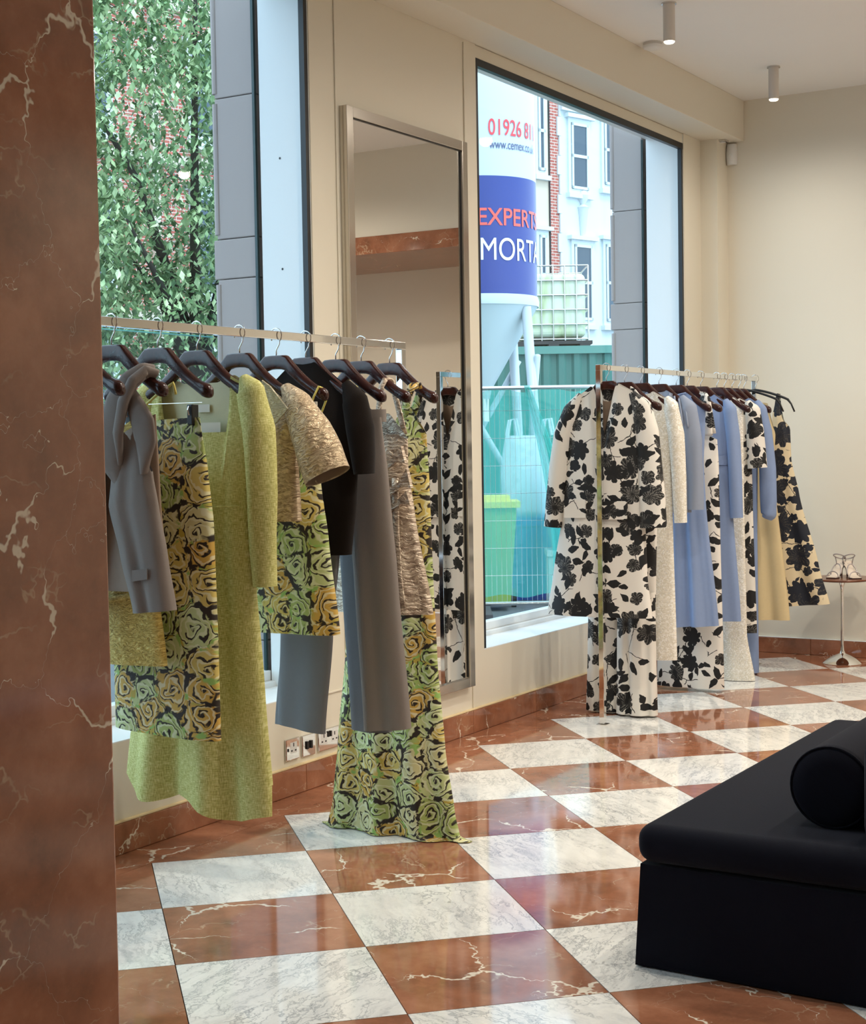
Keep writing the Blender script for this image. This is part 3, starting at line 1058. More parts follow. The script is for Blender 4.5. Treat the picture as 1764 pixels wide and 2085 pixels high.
def panel(name, mat, parent, X, poly, ypl, th=0.004):
    """thin sewn-on piece: polygon in x-z (relative to the hook) at depth ypl"""
    n = len(poly)
    _uvk[0] += 1
    uo = (_uvk[0] * 0.731) % 5.0
    V = [(X + p[0], ypl - th / 2, p[1]) for p in poly] + [(X + p[0], ypl + th / 2, p[1]) for p in poly]
    UV = [(p[0] + uo, p[1] + uo * 0.3) for p in poly] * 2
    F = [tuple(range(n)), tuple(range(n, 2 * n))[::-1]] + [(i, n + i, n + (i + 1) % n, (i + 1) % n) for i in range(n)]
    return mesh_obj(name, V, F, mat, parent, uvs=UV)


def garment(name, label, cat, X, Y, z, group):
    r = empty(name, (X, Y, z))
    tag(r, label, cat, group)
    return r


def shoulder_top(hw, zn, zs, neck=0.35, dip=0.0):
    """closed round-ish neck: zn at the neck point, zs at the shoulder, dip at the middle"""
    return [(-1, zs - 0.02), (-0.93, zs), (-neck, zn), (-neck * 0.8, zn - dip * 0.55), (0, zn - dip), (neck * 0.8, zn - dip * 0.55), (neck, zn), (0.93, zs), (1, zs - 0.02)]


G1 = 'garments on the chrome rail by the marble column'
G2 = 'garments on the chrome rail by the far wall'
H1G = 'wooden hangers on the rail by the marble column'
H2G = 'wooden hangers on the rail by the far wall'
HY1 = [3.047, 3.229, 3.395, 3.588, 3.767, 3.919, 4.083, 4.230, 4.403]
HL1 = ['carrying the grey draped waistcoat', 'clipped to the rose print pencil skirt', 'inside the yellow-green tweed dress', 'inside the champagne cropped jacket', 'carrying the short rose print dress',
       'inside the dark brown knit top', 'clipped to the grey wide trousers', 'carrying the champagne tie dress', 'carrying the long rose print gown']
for y, l in zip(HY1, HL1):
    hanger(X1, y, 'dark wooden hanger ' + l, H1G)
hanger(X1, 2.885, 'bare dark wooden hanger half hidden behind the marble column', H1G)
HY2 = [6.586, 6.792, 6.985, 7.212, 7.438, 7.592, 7.781, 8.021, 8.134, 8.258]
HL2 = ['inside the black floral coat', 'carrying the long black floral jumpsuit', 'inside the sequined long-sleeved dress', 'inside the dusty blue pleated blouse', 'inside the powder blue flared dress',
       'carrying the floral dress with gathered straps', 'inside the powder blue belted dress', 'inside the ivory sequined gown', 'inside the short-sleeved floral dress', 'inside the powder blue coat']
for y, l in zip(HY2, HL2):
    hanger(X2, y, 'dark wooden hanger ' + l, H2G)
hanger(X2, 8.365, 'bare dark wooden hanger next to the cream dress', H2G)


def slim_hanger(X, Y, label, rz=0.0):
    r = empty('slim_hanger', (X, Y, 1.5), rz)
    tag(r, label, 'hanger', 'slim black hangers at the end of the rail')
    z0 = 0.10
    pts = []
    for t in np.linspace(-1, 1, 25):
        a = abs(t)
        zz = z0 - 0.075 * a ** 1.4 - (0.055 * max(0, (a - 0.8) / 0.2) ** 2)
        pts.append((0.235 * t, -0.012 * a, zz))
    mb = MB().tube(pts, [0.007 if 1 < i < 23 else 0.005 for i in range(25)], 8)
    mesh_obj('hanger_body', mb.v, mb.f, M['black'], r, smooth=True, local=True)
    RZ = ZR - 1.5
    pts = [(0, 0, z0), (0, 0, z0 + 0.022), (0.010, 0, RZ - 0.026)]
    for a in np.linspace(-0.95, PI + 0.75, 20):
        pts.append((0.0215 * math.cos(a), 0, RZ + 0.0005 + 0.0215 * math.sin(a)))
    mb = MB().tube(pts, 0.0018, 8)
    mesh_obj('hook', mb.v, mb.f, M['chrome'], r, smooth=True, local=True)
    return r


# ---------------- rail by the column
# grey draped waistcoat
Y = HY1[0]
g = garment('waistcoat', 'grey wool sleeveless waistcoat with a twisted shoulder and flap pocket', 'waistcoat', X1, Y, 0.9, G1)
body('front_panel', M['grey'], g, X1, Y - 0.012, [(1.40, 0.030, 0.118, 0.035), (1.36, 0.030, 0.120, 0.04), (1.26, 0.002, 0.142, 0.05), (1.18, -0.008, 0.156, 0.055), (1.05, 0.030, 0.180, 0.06), (0.905, 0.072, 0.204, 0.065)],
     [(-1, 1.30), (-0.35, 1.375), (0.15, 1.352), (0.5, 1.385), (0.75, 1.37), (1, 1.27)], [(-1, 1.30), (0, 1.36), (1, 1.27)], (1.6, 0.002, 0.007), seed=3, hemfn=lambda u, s: 0.006 * u)
body('back_panel', M['satin'], g, X1, Y + 0.03, [(1.45, -0.10, 0.12, 0.03), (1.2, -0.12, 0.13, 0.035), (0.95, -0.14, 0.15, 0.04)], [(-1, 1.38), (0, 1.37), (1, 1.42)], None, (1.0, 0.001, 0.003), seed=4, N=50, MR=24, dm=0.02)
body('front_panel', M['grey'], g, X1, Y - 0.012, [(1.42, -0.15, -0.04, 0.04), (1.18, -0.20, -0.03, 0.05), (0.905, -0.26, -0.08, 0.06)], [(-1, 1.41), (1, 1.38)], None, (1.5, 0.002, 0.006), seed=5, N=60, MR=30)
ribbon('twisted_shoulder', M['grey'], g, X1, Y, [(0.040, -0.020, 1.235, 0.030), (0.018, -0.034, 1.30, 0.078), (0.030, -0.046, 1.38, 0.088), (0.062, -0.050, 1.45, 0.080), (0.100, -0.044, 1.505, 0.060), (0.126, -0.024, 1.530, 0.046), (0.140, 0.004, 1.528, 0.040)], 0.08, 0.013, 14, 6)
ribbon('shoulder_fold', M['grey'], g, X1, Y, [(0.050, -0.030, 1.29, 0.012), (0.066, -0.056, 1.37, 0.032), (0.094, -0.064, 1.45, 0.034), (0.120, -0.054, 1.505, 0.030), (0.140, -0.026, 1.532, 0.028), (0.150, 0.004, 1.522, 0.030)], 0.03, 0.010, 12, 6)
ribbon('shoulder_wrap', M['grey'], g, X1, Y, [(0.098, -0.034, 1.475, 0.030), (0.118, -0.042, 1.440, 0.060), (0.142, -0.044, 1.395, 0.078), (0.146, -0.040, 1.350, 0.070), (0.136, -0.034, 1.305, 0.040), (0.126, -0.026, 1.265, 0.018)], 0.07, 0.012, 14, 6)
panel('pocket_flap', M['grey'], g, X1, [(0.094, 0.985), (0.146, 0.992), (0.147, 1.020), (0.095, 1.014)], Y - 0.0465, 0.003)

# gold dress behind it
Y = 3.135
g = garment('dress', 'gold lurex straight dress mostly hidden behind the grey waistcoat', 'dress', X1, Y, 0.73, G1)
body('skirt', M['gold'], g, X1, Y, [(1.45, -0.15, 0.02, 0.05), (1.25, -0.2, 0.00, 0.055), (1.05, -0.21, 0.045, 0.06), (0.745, -0.215, 0.085, 0.07)], [(-1, 1.43), (-0.2, 1.36), (1, 1.42)], None, (1.3, 0.001, 0.004), seed=6)
ribbon('strap', M['strap'], g, X1, Y - 0.02, [(0.012, 0.0, 1.42), (0.10, -0.01, 1.47), (0.168, -0.02, 1.50), (0.176, -0.02, 1.47)], 0.008)
ribbon('seam_band', M['gold'], g, X1, Y, [(-0.19, -0.036, 0.905), (-0.06, -0.038, 0.925), (0.05, -0.032, 0.945)], 0.016, 0.003)

# rose pencil skirt
Y = HY1[1]
g = garment('pencil_skirt', 'long straight rose print skirt clipped at its waist, green gold and black', 'skirt', X1, Y, 0.53, G1)
body('skirt', M['rose'], g, X1, Y, [(1.42, -0.135, 0.142, 0.045), (1.28, -0.158, 0.162, 0.07), (1.12, -0.178, 0.178, 0.085), (0.8, -0.182, 0.184, 0.085), (0.535, -0.183, 0.186, 0.085)],
     [(-1, 1.39), (-0.6, 1.395), (0.0, 1.408), (1, 1.412)], None, (1.2, 0.001, 0.003), hemfn=lambda u, s: 0.006 * (1 - u), seed=7, dm=0.012)
for xx_ in (-0.105, 0.118):
    c_ = MB().bbox(X1 + xx_ - 0.008, X1 + xx_ + 0.010, Y - 0.014, Y + 0.014, 1.392, 1.447, 0.002).build('hanger_clip', M['black'], g)
    MB().tube([(X1 + xx_, Y - 0.015, 1.442), (X1 + xx_, Y - 0.02, 1.432), (X1 + xx_, Y - 0.015, 1.418)], 0.002, 6).build('spring', M['chrome'], c_)
MB().tube([(X1 - 0.15, Y - 0.003, 1.451), (X1 + 0.155, Y - 0.003, 1.451)], 0.0012, 6).build('clip_bar', M['chrome'], g)

# tweed dress
Y = HY1[2]
g = garment('dress', 'yellow-green tweed dress with square neck, long sleeves and flared hem', 'dress', X1, Y, 0.3, G1)
rows = [(1.56, -0.205, 0.205, 0.05), (1.45, -0.205, 0.205, 0.06), (1.30, -0.19, 0.195, 0.08), (1.17, -0.175, 0.175, 0.085), (1.0, -0.20, 0.185, 0.10), (0.65, -0.26, 0.212, 0.115), (0.315, -0.312, 0.238, 0.12)]
sq = [(-1, 1.485), (-0.92, 1.497), (-0.60, 1.532), (-0.585, 1.40), (-0.56, 1.372), (0.56, 1.372), (0.585, 1.40), (0.60, 1.532), (0.92, 1.497), (1, 1.485)]
bk = [(-1, 1.485), (-0.92, 1.497), (-0.60, 1.532), (-0.3, 1.512), (0.3, 1.512), (0.60, 1.532), (0.92, 1.497), (1, 1.485)]
body('dress_body', M['tweed'], g, X1, Y, rows, sq, bk, (2.6, 0.000, 0.030), hem=0.0, seed=11, hemfn=lambda u, s: (-0.035 * u if s < 0 else 0.05) + 0.02 * math.cos(6 * u))
body('back_lining', M['lining'], g, X1, Y + 0.006, [(1.56, -0.20, 0.20, 0.04), (1.40, -0.19, 0.19, 0.045), (1.22, -0.16, 0.16, 0.05)], bk, bk, (0, 0, 0), seed=2, N=40, MR=14, dm=0.016, sides=(0, 1))
panel('size_label', M['tagp'], g, X1, [(-0.02, 1.43), (0.03, 1.43), (0.03, 1.452), (-0.02, 1.452)], Y + 0.014, 0.001)
panel('price_tag', M['tagp'], g, X1, [(0.005, 1.372), (0.075, 1.372), (0.075, 1.40), (0.005, 1.40)], Y + 0.005, 0.001)
sleeve('sleeve', M['tweed'], g, X1, Y, [(0.165, 1.525, 0.012, 0.014), (0.190, 1.485, 0.042, 0.036), (0.212, 1.38, 0.047, 0.045), (0.220, 1.20, 0.043, 0.042), (0.222, 1.05, 0.038, 0.038), (0.223, 0.942, 0.034, 0.034)], wr=0.05, seed=1)
sleeve('sleeve', M['tweed'], g, X1, Y + 0.01, [(-0.165, 1.525, 0.012, 0.014), (-0.190, 1.485, 0.042, 0.036), (-0.212, 1.38, 0.047, 0.045), (-0.220, 1.20, 0.043, 0.042), (-0.222, 1.05, 0.038, 0.038), (-0.223, 0.942, 0.034, 0.034)], wr=0.05, seed=2)
ribbon('waist_seam', M['tweed'], g, X1, Y, [(-0.165, -0.030, 1.165), (-0.10, -0.046, 1.164), (0, -0.049, 1.163), (0.10, -0.046, 1.164), (0.165, -0.030, 1.165)], 0.006, 0.003)

# champagne cropped jacket
Y = HY1[3]
g = garment('jacket', 'champagne cloque cropped jacket with notched collar and wide short sleeves', 'jacket', X1, Y, 1.11, G1)
body('jacket_body', M['champ'], g, X1, Y, [(1.56, -0.20, 0.20, 0.06), (1.45, -0.205, 0.205, 0.075), (1.30, -0.20, 0.200, 0.10), (1.112, -0.205, 0.207, 0.11)],
     [(-1, 1.475), (-0.92, 1.490), (-0.62, 1.517), (-0.5, 1.50), (0.0, 1.30), (0.5, 1.50), (0.62, 1.517), (0.92, 1.490), (1, 1.475)], [(-1, 1.475), (-0.92, 1.490), (-0.55, 1.517), (0, 1.50), (0.55, 1.517), (0.92, 1.490), (1, 1.475)], (1.5, 0.0, 0.006), seed=12)
sleeve('sleeve', M['champ'], g, X1, Y - 0.004, [(0.168, 1.502, 0.014, 0.02), (0.208, 1.455, 0.042, 0.042), (0.252, 1.372, 0.062, 0.058), (0.284, 1.305, 0.070, 0.062), (0.312, 1.243, 0.071, 0.062)], wr=0.03, seed=3)
sleeve('sleeve_lining', M['satin'], g, X1, Y - 0.004, [(0.252, 1.372, 0.058, 0.052), (0.284, 1.305, 0.066, 0.058), (0.311, 1.246, 0.068, 0.059)], wr=0.03, seed=3)
sleeve('sleeve', M['champ'], g, X1, Y + 0.01, [(-0.140, 1.505, 0.02, 0.02), (-0.182, 1.465, 0.058, 0.042), (-0.232, 1.37, 0.076, 0.058), (-0.272, 1.305, 0.075, 0.062), (-0.312, 1.243, 0.070, 0.062)], wr=0.03, seed=5)
panel('collar', M['lapel'], g, X1, [(0.122, 1.520), (0.150, 1.502), (0.212, 1.435), (0.140, 1.372), (0.100, 1.385), (0.110, 1.46)], Y - 0.052, 0.006)
panel('collar', M['lapel'], g, X1, [(-0.118, 1.518), (-0.140, 1.500), (-0.178, 1.435), (-0.108, 1.375), (-0.080, 1.385), (-0.095, 1.46)], Y - 0.056, 0.008)
body('back_lining', M['satin'], g, X1, Y + 0.006, [(1.56, -0.19, 0.19, 0.05), (1.15, -0.18, 0.18, 0.07)], [(-1, 1.475), (-0.92, 1.488), (-0.55, 1.513), (0, 1.497), (0.55, 1.513), (0.92, 1.488), (1, 1.475)], None, (0, 0, 0), seed=2, N=40, MR=14, dm=0.02, sides=(0, 1))

# short rose dress
Y = HY1[4]
g = garment('dress', 'short rose print dress on thin yellow straps, behind the champagne jacket', 'dress', X1, Y, 0.76, G1)
body('dress_body', M['rose'], g, X1, Y, [(1.34, -0.14, 0.14, 0.05), (1.2, -0.155, 0.155, 0.08), (1.05, -0.172, 0.176, 0.09), (0.762, -0.208, 0.212, 0.10)], [(-1, 1.32), (-0.5, 1.34), (0, 1.29), (0.5, 1.34), (1, 1.32)], None, (1.6, 0.001, 0.006), seed=14)
for sg in (1, -1):
    ribbon('strap', M['strap'], g, X1, Y, [(sg * 0.085, -0.022, 1.33), (sg * 0.125, -0.028, 1.40), (sg * 0.158, -0.03, 1.475), (sg * 0.168, -0.018, 1.505), (sg * 0.176, 0.0, 1.497), (sg * 0.170, 0.02, 1.47), (sg * 0.10, 0.022, 1.33)], 0.007)
MB().bbox(X1 + 0.160, X1 + 0.172, Y - 0.034, Y - 0.031, 1.445, 1.46, 0.0008).build('strap_label', M['tagp'], g)

# dark knit top
Y = HY1[5]
g = garment('knit_top', 'fine black-brown knit top with high neck and short sleeves', 'top', X1, Y, 0.98, G1)
body('knit_body', M['knit'], g, X1, Y, [(1.62, -0.205, 0.205, 0.06), (1.46, -0.205, 0.205, 0.07), (1.30, -0.185, 0.187, 0.10), (1.15, -0.172, 0.176, 0.11), (0.99, -0.150, 0.154, 0.11)], shoulder_top(0.2, 1.590, 1.475, 0.20, 0.008), None, (1.2, 0.0, 0.004), seed=15)
sleeve('sleeve', M['knit'], g, X1, Y, [(0.15, 1.52, 0.015, 0.015), (0.182, 1.465, 0.042, 0.036), (0.200, 1.38, 0.044, 0.046), (0.208, 1.30, 0.036, 0.045), (0.212, 1.240, 0.028, 0.042)], seed=7)
sleeve('sleeve', M['knit'], g, X1, Y + 0.01, [(-0.15, 1.52, 0.015, 0.015), (-0.182, 1.465, 0.042, 0.036), (-0.200, 1.38, 0.044, 0.046), (-0.208, 1.30, 0.036, 0.045), (-0.212, 1.240, 0.028, 0.042)], seed=9)

# blue-grey trousers under the knit top
g = garment('trousers', 'folded blue-grey wool trousers hanging below the short rose dress', 'trousers', X1, Y, 0.42, G1)
body('leg', M['greyblue'], g, X1, Y - 0.012, [(1.30, -0.07, 0.10, 0.03), (1.0, -0.09, 0.115, 0.035), (0.73, -0.110, 0.090, 0.04), (0.435, -0.128, 0.053, 0.045)], [(-1, 1.28), (1, 1.28)], None, (1.0, 0.0, 0.004), seed=16, N=60, MR=30, dm=0.02, hemfn=lambda u, s: -0.010 * u)
body('leg', M['greyblue'], g, X1, Y + 0.022, [(1.30, -0.08, 0.09, 0.025), (1.0, -0.10, 0.10, 0.03), (0.73, -0.130, 0.060, 0.035), (0.435, -0.166, 0.02, 0.04)], [(-1, 1.28), (1, 1.28)], None, (1.0, 0.0, 0.004), seed=17, N=60, MR=30, dm=0.02)

# grey wide trousers
Y = HY1[6]
g = garment('trousers', 'wide grey wool trousers with waistband, clipped to a hanger', 'trousers', X1, Y, 0.40, G1)
body('leg', M['grey'], g, X1, Y - 0.02, [(1.42, 0.03, 0.182, 0.04), (1.2, 0.048, 0.205, 0.06), (0.9, 0.075, 0.230, 0.07), (0.425, 0.104, 0.268, 0.08)], [(-1, 1.405), (1, 1.415)], None, (1.0, 0.001, 0.008), seed=18, N=70, MR=36, dm=0.03, hemfn=lambda u, s: 0.008 * u)
body('leg', M['greyblue'], g, X1, Y + 0.03, [(1.42, -0.04, 0.12, 0.035), (1.2, -0.035, 0.135, 0.05), (0.9, -0.012, 0.145, 0.06), (0.405, 0.018, 0.165, 0.07)], [(-1, 1.40), (1, 1.41)], None, (1.0, 0.001, 0.006), seed=19, N=70, MR=36, dm=0.03)
body('waistband', M['grey'], g, X1, Y, [(1.445, -0.045, 0.185, 0.075), (1.40, -0.045, 0.186, 0.08)], [(-1, 1.440), (1, 1.440)], None, (0, 0, 0), N=60, MR=5, dm=0.075)
for xx_ in (0.0, 0.125):
    c_ = MB().bbox(X1 + xx_ - 0.008, X1 + xx_ + 0.010, Y - 0.05, Y - 0.03, 1.415, 1.465, 0.002).build('hanger_clip', M['black'], g)

# champagne tie dress
Y = HY1[7]
g = garment('dress', 'champagne taffeta dress with ruffled seams, bows and hanging ties', 'dress', X1, Y, 0.77, G1)
body('dress_body', M['champ2'], g, X1, Y, [(1.45, -0.165, 0.165, 0.05), (1.34, -0.175, 0.176, 0.07), (1.24, -0.172, 0.174, 0.08), (1.1, -0.19, 0.195, 0.09), (0.776, -0.245, 0.258, 0.10)],
     [(-1, 1.345), (-0.62, 1.45), (-0.5, 1.40), (0.0, 1.345), (0.5, 1.36), (0.80, 1.362), (1, 1.345)], [(-1, 1.345), (-0.6, 1.43), (0.6, 1.43), (1, 1.345)], (3.0, 0.001, 0.012), seed=20)
for sg in (1, -1):
    ribbon('strap', M['champ2'], g, X1, Y - 0.005, [(sg * 0.085, -0.03, 1.395), (sg * 0.088, -0.03, 1.44), (sg * 0.098, -0.028, 1.515), (sg * 0.103, -0.01, 1.541), (sg * 0.108, 0.02, 1.535), (sg * 0.125, 0.03, 1.45), (sg * 0.15, 0.028, 1.36)], 0.022, 0.004)
for (px_, pz_, a) in ((0.155, 1.28, 0.5), (0.175, 1.20, 0.7), (0.172, 1.145, 0.3)):
    panel('bow', M['champ2'], g, X1, [(px_ - 0.045, pz_ - 0.02), (px_, pz_ + 0.008), (px_ + 0.03, pz_ + 0.045 * a + 0.02), (px_ + 0.045, pz_ - 0.012), (px_ + 0.01, pz_ - 0.008), (px_ - 0.03, pz_ - 0.035)], Y - 0.050, 0.016)
ribbon('tie', M['champ2'], g, X1, Y, [(0.13, -0.052, 1.13), (0.125, -0.062, 1.0), (0.135, -0.066, 0.85), (0.13, -0.068, 0.73), (0.118, -0.068, 0.635)], 0.042, 0.004)
ribbon('tie', M['champ2'], g, X1, Y, [(0.155, -0.048, 1.22), (0.160, -0.056, 1.05), (0.172, -0.062, 0.9), (0.185, -0.064, 0.80)], 0.026, 0.004)

# long rose gown
Y = HY1[8] - 0.022
g = garment('gown', 'long rose print gown pooling on the floor at the rail end', 'gown', X1, Y, 0.0, G1)
body('gown_body', M['rose'], g, X1, Y, [(1.46, -0.12, 0.125, 0.05), (1.36, -0.150, 0.155, 0.07), (1.2, -0.155, 0.160, 0.09), (0.9, -0.165, 0.168, 0.10), (0.6, -0.185, 0.180, 0.11), (0.3, -0.222, 0.205, 0.13), (0.09, -0.250, 0.240, 0.115), (0.0, -0.275, 0.262, 0.115), (-0.06, -0.30, 0.305, 0.120)],
     [(-1, 1.36), (-0.7, 1.455), (-0.45, 1.44), (0.0, 1.34), (0.45, 1.44), (0.7, 1.455), (1, 1.36)], None, (3.2, 0.002, 0.020), seed=22, MR=80, hemfn=lambda u, s: 0.03 * math.cos(7 * u + s) - 0.035 * max(0, u) ** 3)
for sg in (1, -1):
    ribbon('strap', M['rose'], g, X1, Y, [(sg * 0.085, -0.022, 1.43), (sg * 0.10, -0.026, 1.485), (sg * 0.115, -0.024, 1.518), (sg * 0.124, 0.0, 1.528), (sg * 0.12, 0.02, 1.50), (sg * 0.09, 0.022, 1.43)], 0.03, 0.005)

# ---------------- rail by the far wall
# A: black floral coat
Y = HY2[0]
g = garment('coat', 'white coat with black floral print, pocket flaps and three-quarter sleeves', 'coat', X2, Y, 0.49, G2)
rows = [(1.6, -0.20, 0.195, 0.05), (1.48, -0.21, 0.205, 0.07), (1.3, -0.205, 0.195, 0.10), (1.0, -0.23, 0.185, 0.115), (0.7, -0.285, 0.195, 0.125), (0.50, -0.322, 0.218, 0.13)]
body('coat_body', M['floral'], g, X2, Y, rows, [(-1, 1.485), (-0.93, 1.505), (-0.33, 1.585), (-0.25, 1.56), (0.0, 1.36), (0.22, 1.55), (0.30, 1.592), (0.93, 1.525), (1, 1.50)],
     [(-1, 1.485), (-0.93, 1.505), (-0.33, 1.585), (0, 1.565), (0.30, 1.592), (0.93, 1.525), (1, 1.50)], (1.2, 0.0, 0.010), seed=31, hemfn=lambda u, s: 0.0)
body('back_lining', M['satin'], g, X2, Y + 0.008, [(1.6, -0.19, 0.185, 0.04), (1.2, -0.18, 0.17, 0.06)], [(-1, 1.48), (-0.33, 1.578), (0, 1.56), (0.3, 1.585), (1, 1.49)], None, (0, 0, 0), N=40, MR=14, dm=0.02, sides=(0, 1))
sleeve('sleeve', M['floral'], g, X2, Y - 0.006, [(0.13, 1.545, 0.015, 0.015), (0.178, 1.48, 0.048, 0.036), (0.205, 1.36, 0.056, 0.046), (0.218, 1.2, 0.058, 0.05), (0.228, 1.05, 0.062, 0.052), (0.232, 0.922, 0.064, 0.052)], seed=3)
sleeve('sleeve', M['floral'], g, X2, Y - 0.006, [(-0.13, 1.545, 0.015, 0.015), (-0.178, 1.47, 0.042, 0.036), (-0.222, 1.36, 0.048, 0.044), (-0.248, 1.2, 0.049, 0.048), (-0.265, 1.05, 0.050, 0.05), (-0.277, 0.918, 0.052, 0.05)], seed=5)
for (a, b, zt_) in ((0.01, 0.125, 1.045), (-0.195, -0.085, 1.05)):
    panel('pocket_flap', M['floral'], g, X2, [(a, zt_ - 0.085), (b, zt_ - 0.085), (b, zt_), (a, zt_)], Y - 0.064, 0.008)
MB().box(X2 - 0.003, X2 + 0.003, Y - 0.0665, Y - 0.062, 0.52, 1.36).build('front_edge', M['satin'], g)

# B: floral jumpsuit
Y = HY2[1]
g = garment('jumpsuit', 'long sleeveless black floral jumpsuit with collar, wide legs to the floor', 'jumpsuit', X2, Y, 0.0, G2)
body('bodice', M['floral'], g, X2, Y, [(1.6, -0.125, 0.125, 0.05), (1.5, -0.13, 0.13, 0.06), (1.3, -0.165, 0.155, 0.08), (1.0, -0.18, 0.16, 0.09), (0.55, -0.205, 0.148, 0.10)],
     [(-1, 1.47), (-0.4, 1.58), (-0.2, 1.54), (0, 1.44), (0.2, 1.54), (0.4, 1.58), (1, 1.47)], None, (1.5, 0, 0.006), seed=33)
body('leg', M['floral'], g, X2, Y - 0.012, [(0.62, -0.04, 0.150, 0.09), (0.3, -0.045, 0.152, 0.10), (0.01, -0.05, 0.158, 0.11)], [(-1, 0.60), (1, 0.60)], None, (2.2, 0.003, 0.014), seed=34, dm=0.08)
body('leg', M['floral'], g, X2, Y + 0.012, [(0.62, -0.205, -0.02, 0.08), (0.3, -0.212, -0.02, 0.09), (0.01, -0.222, -0.02, 0.10)], [(-1, 0.60), (1, 0.60)], None, (2.0, 0.003, 0.014), seed=35, dm=0.08)
panel('collar', M['floral'], g, X2, [(0.045, 1.582), (0.07, 1.565), (0.118, 1.505), (0.085, 1.47), (0.045, 1.53)], Y - 0.03, 0.012)

# C: sequin long-sleeved dress
Y = HY2[2]
g = garment('dress', 'ivory sequined dress with long sequined sleeves beside the floral jumpsuit', 'dress', X2, Y, 0.24, G2)
body('dress_body', M['seq'], g, X2, Y, [(1.58, -0.185, 0.185, 0.05), (1.45, -0.185, 0.18, 0.07), (1.2, -0.16, 0.155, 0.08), (0.9, -0.165, 0.16, 0.09), (0.25, -0.18, 0.176, 0.10)], shoulder_top(0.18, 1.563, 1.505, 0.38, 0.02), None, (1.5, 0, 0.006), seed=36)
for sg in (1, -1):
    sleeve('sleeve', M['seq'], g, X2, Y - 0.004 * sg, [(sg * 0.135, 1.53, 0.014, 0.014), (sg * 0.160, 1.49, 0.036, 0.032), (sg * 0.183, 1.35, 0.040, 0.04), (sg * 0.196, 1.15, 0.035, 0.036), (sg * 0.205, 0.922, 0.031, 0.032)], wr=0.04, seed=4)

# D: dusty blue pleated blouse
Y = HY2[3]
g = garment('blouse', 'dusty blue blouse with pleated shoulders and long sleeves', 'blouse', X2, Y, 0.96, G2)
body('blouse_body', M['blue2'], g, X2, Y, [(1.58, -0.175, 0.175, 0.05), (1.45, -0.18, 0.18, 0.08), (1.2, -0.17, 0.17, 0.09), (0.96, -0.165, 0.165, 0.10)], shoulder_top(0.18, 1.573, 1.50, 0.27, 0.012), None, (6.0, 0.004, 0.003), seed=37)
for sg in (1, -1):
    sleeve('sleeve', M['blue2'], g, X2, Y, [(sg * 0.12, 1.54, 0.014, 0.014), (sg * 0.155, 1.48, 0.042, 0.034), (sg * 0.180, 1.32, 0.045, 0.042), (sg * 0.190, 1.12, 0.040, 0.040), (sg * 0.189, 0.975, 0.040, 0.038)], wr=0.05, seed=6)
for q in range(4):
    ribbon('pleat', M['blue2'], g, X2, Y, [(0.065 + 0.024 * q, -0.016, 1.555 - 0.014 * q), (0.075 + 0.028 * q, -0.036, 1.50 - 0.016 * q), (0.09 + 0.027 * q, -0.045, 1.42 - 0.012 * q)], 0.010, 0.005)

# E: powder blue flared dress
Y = HY2[4]
g = garment('dress', 'powder blue crepe dress with deep pleats in the flared skirt', 'dress', X2, Y, 0.35, G2)
body('dress_body', M['blue'], g, X2, Y, [(1.58, -0.168, 0.168, 0.05), (1.45, -0.160, 0.158, 0.07), (1.2, -0.145, 0.145, 0.08), (1.0, -0.15, 0.155, 0.09), (0.36, -0.20, 0.22, 0.13)], shoulder_top(0.18, 1.567, 1.50, 0.34, 0.015), None, (4.0, 0.0, 0.020), seed=38, hemfn=lambda u, s: 0.01 * u)
ribbon('neck_facing', M['blue'], g, X2, Y, [(-0.06, -0.02, 1.562), (0.0, -0.03, 1.548), (0.06, -0.02, 1.562)], 0.008, 0.003)

# F: floral dress with gathered straps
Y = HY2[5]
g = garment('dress', 'black floral halter dress with gathered shoulder straps and long hem', 'dress', X2, Y, 0.0, G2)
body('dress_body', M['floral'], g, X2, Y, [(1.36, -0.155, 0.160, 0.06), (1.2, -0.155, 0.168, 0.08), (0.9, -0.165, 0.172, 0.09), (0.02, -0.185, 0.188, 0.10)], [(-1, 1.32), (-0.5, 1.36), (0, 1.33), (0.5, 1.36), (1, 1.32)], None, (1.8, 0.0, 0.008), seed=39)
for sg in (1, -1):
    ribbon('gathered_strap', M['floral'], g, X2, Y, [(sg * 0.125, -0.03, 1.34, 0.05), (sg * 0.122, -0.034, 1.40, 0.048), (sg * 0.128, -0.034, 1.46, 0.045), (sg * 0.115, -0.03, 1.525, 0.05), (sg * 0.085, -0.01, 1.558, 0.05), (sg * 0.10, 0.02, 1.50, 0.05), (sg * 0.12, 0.03, 1.35, 0.05)], 0.05, 0.008)

# G: powder blue belted dress
Y = HY2[6]
g = garment('dress', 'powder blue long-sleeved wrap dress with a wide matching belt', 'dress', X2, Y, 0.35, G2)
body('dress_body', M['blue'], g, X2, Y, [(1.58, -0.18, 0.18, 0.05), (1.45, -0.18, 0.176, 0.07), (1.22, -0.145, 0.150, 0.08), (1.0, -0.155, 0.170, 0.09), (0.355, -0.20, 0.215, 0.11)], shoulder_top(0.18, 1.560, 1.500, 0.45, 0.02), None, (1.8, 0.0, 0.012), seed=40)
for sg in (1, -1):
    sleeve('sleeve', M['blue'], g, X2, Y - 0.01 * sg, [(sg * 0.14, 1.53, 0.014, 0.014), (sg * 0.166, 1.48, 0.036, 0.034), (sg * 0.182, 1.34, 0.036, 0.04), (sg * 0.192, 1.15, 0.035, 0.036), (sg * 0.200, 0.905, 0.034, 0.034)], wr=0.03, seed=3)
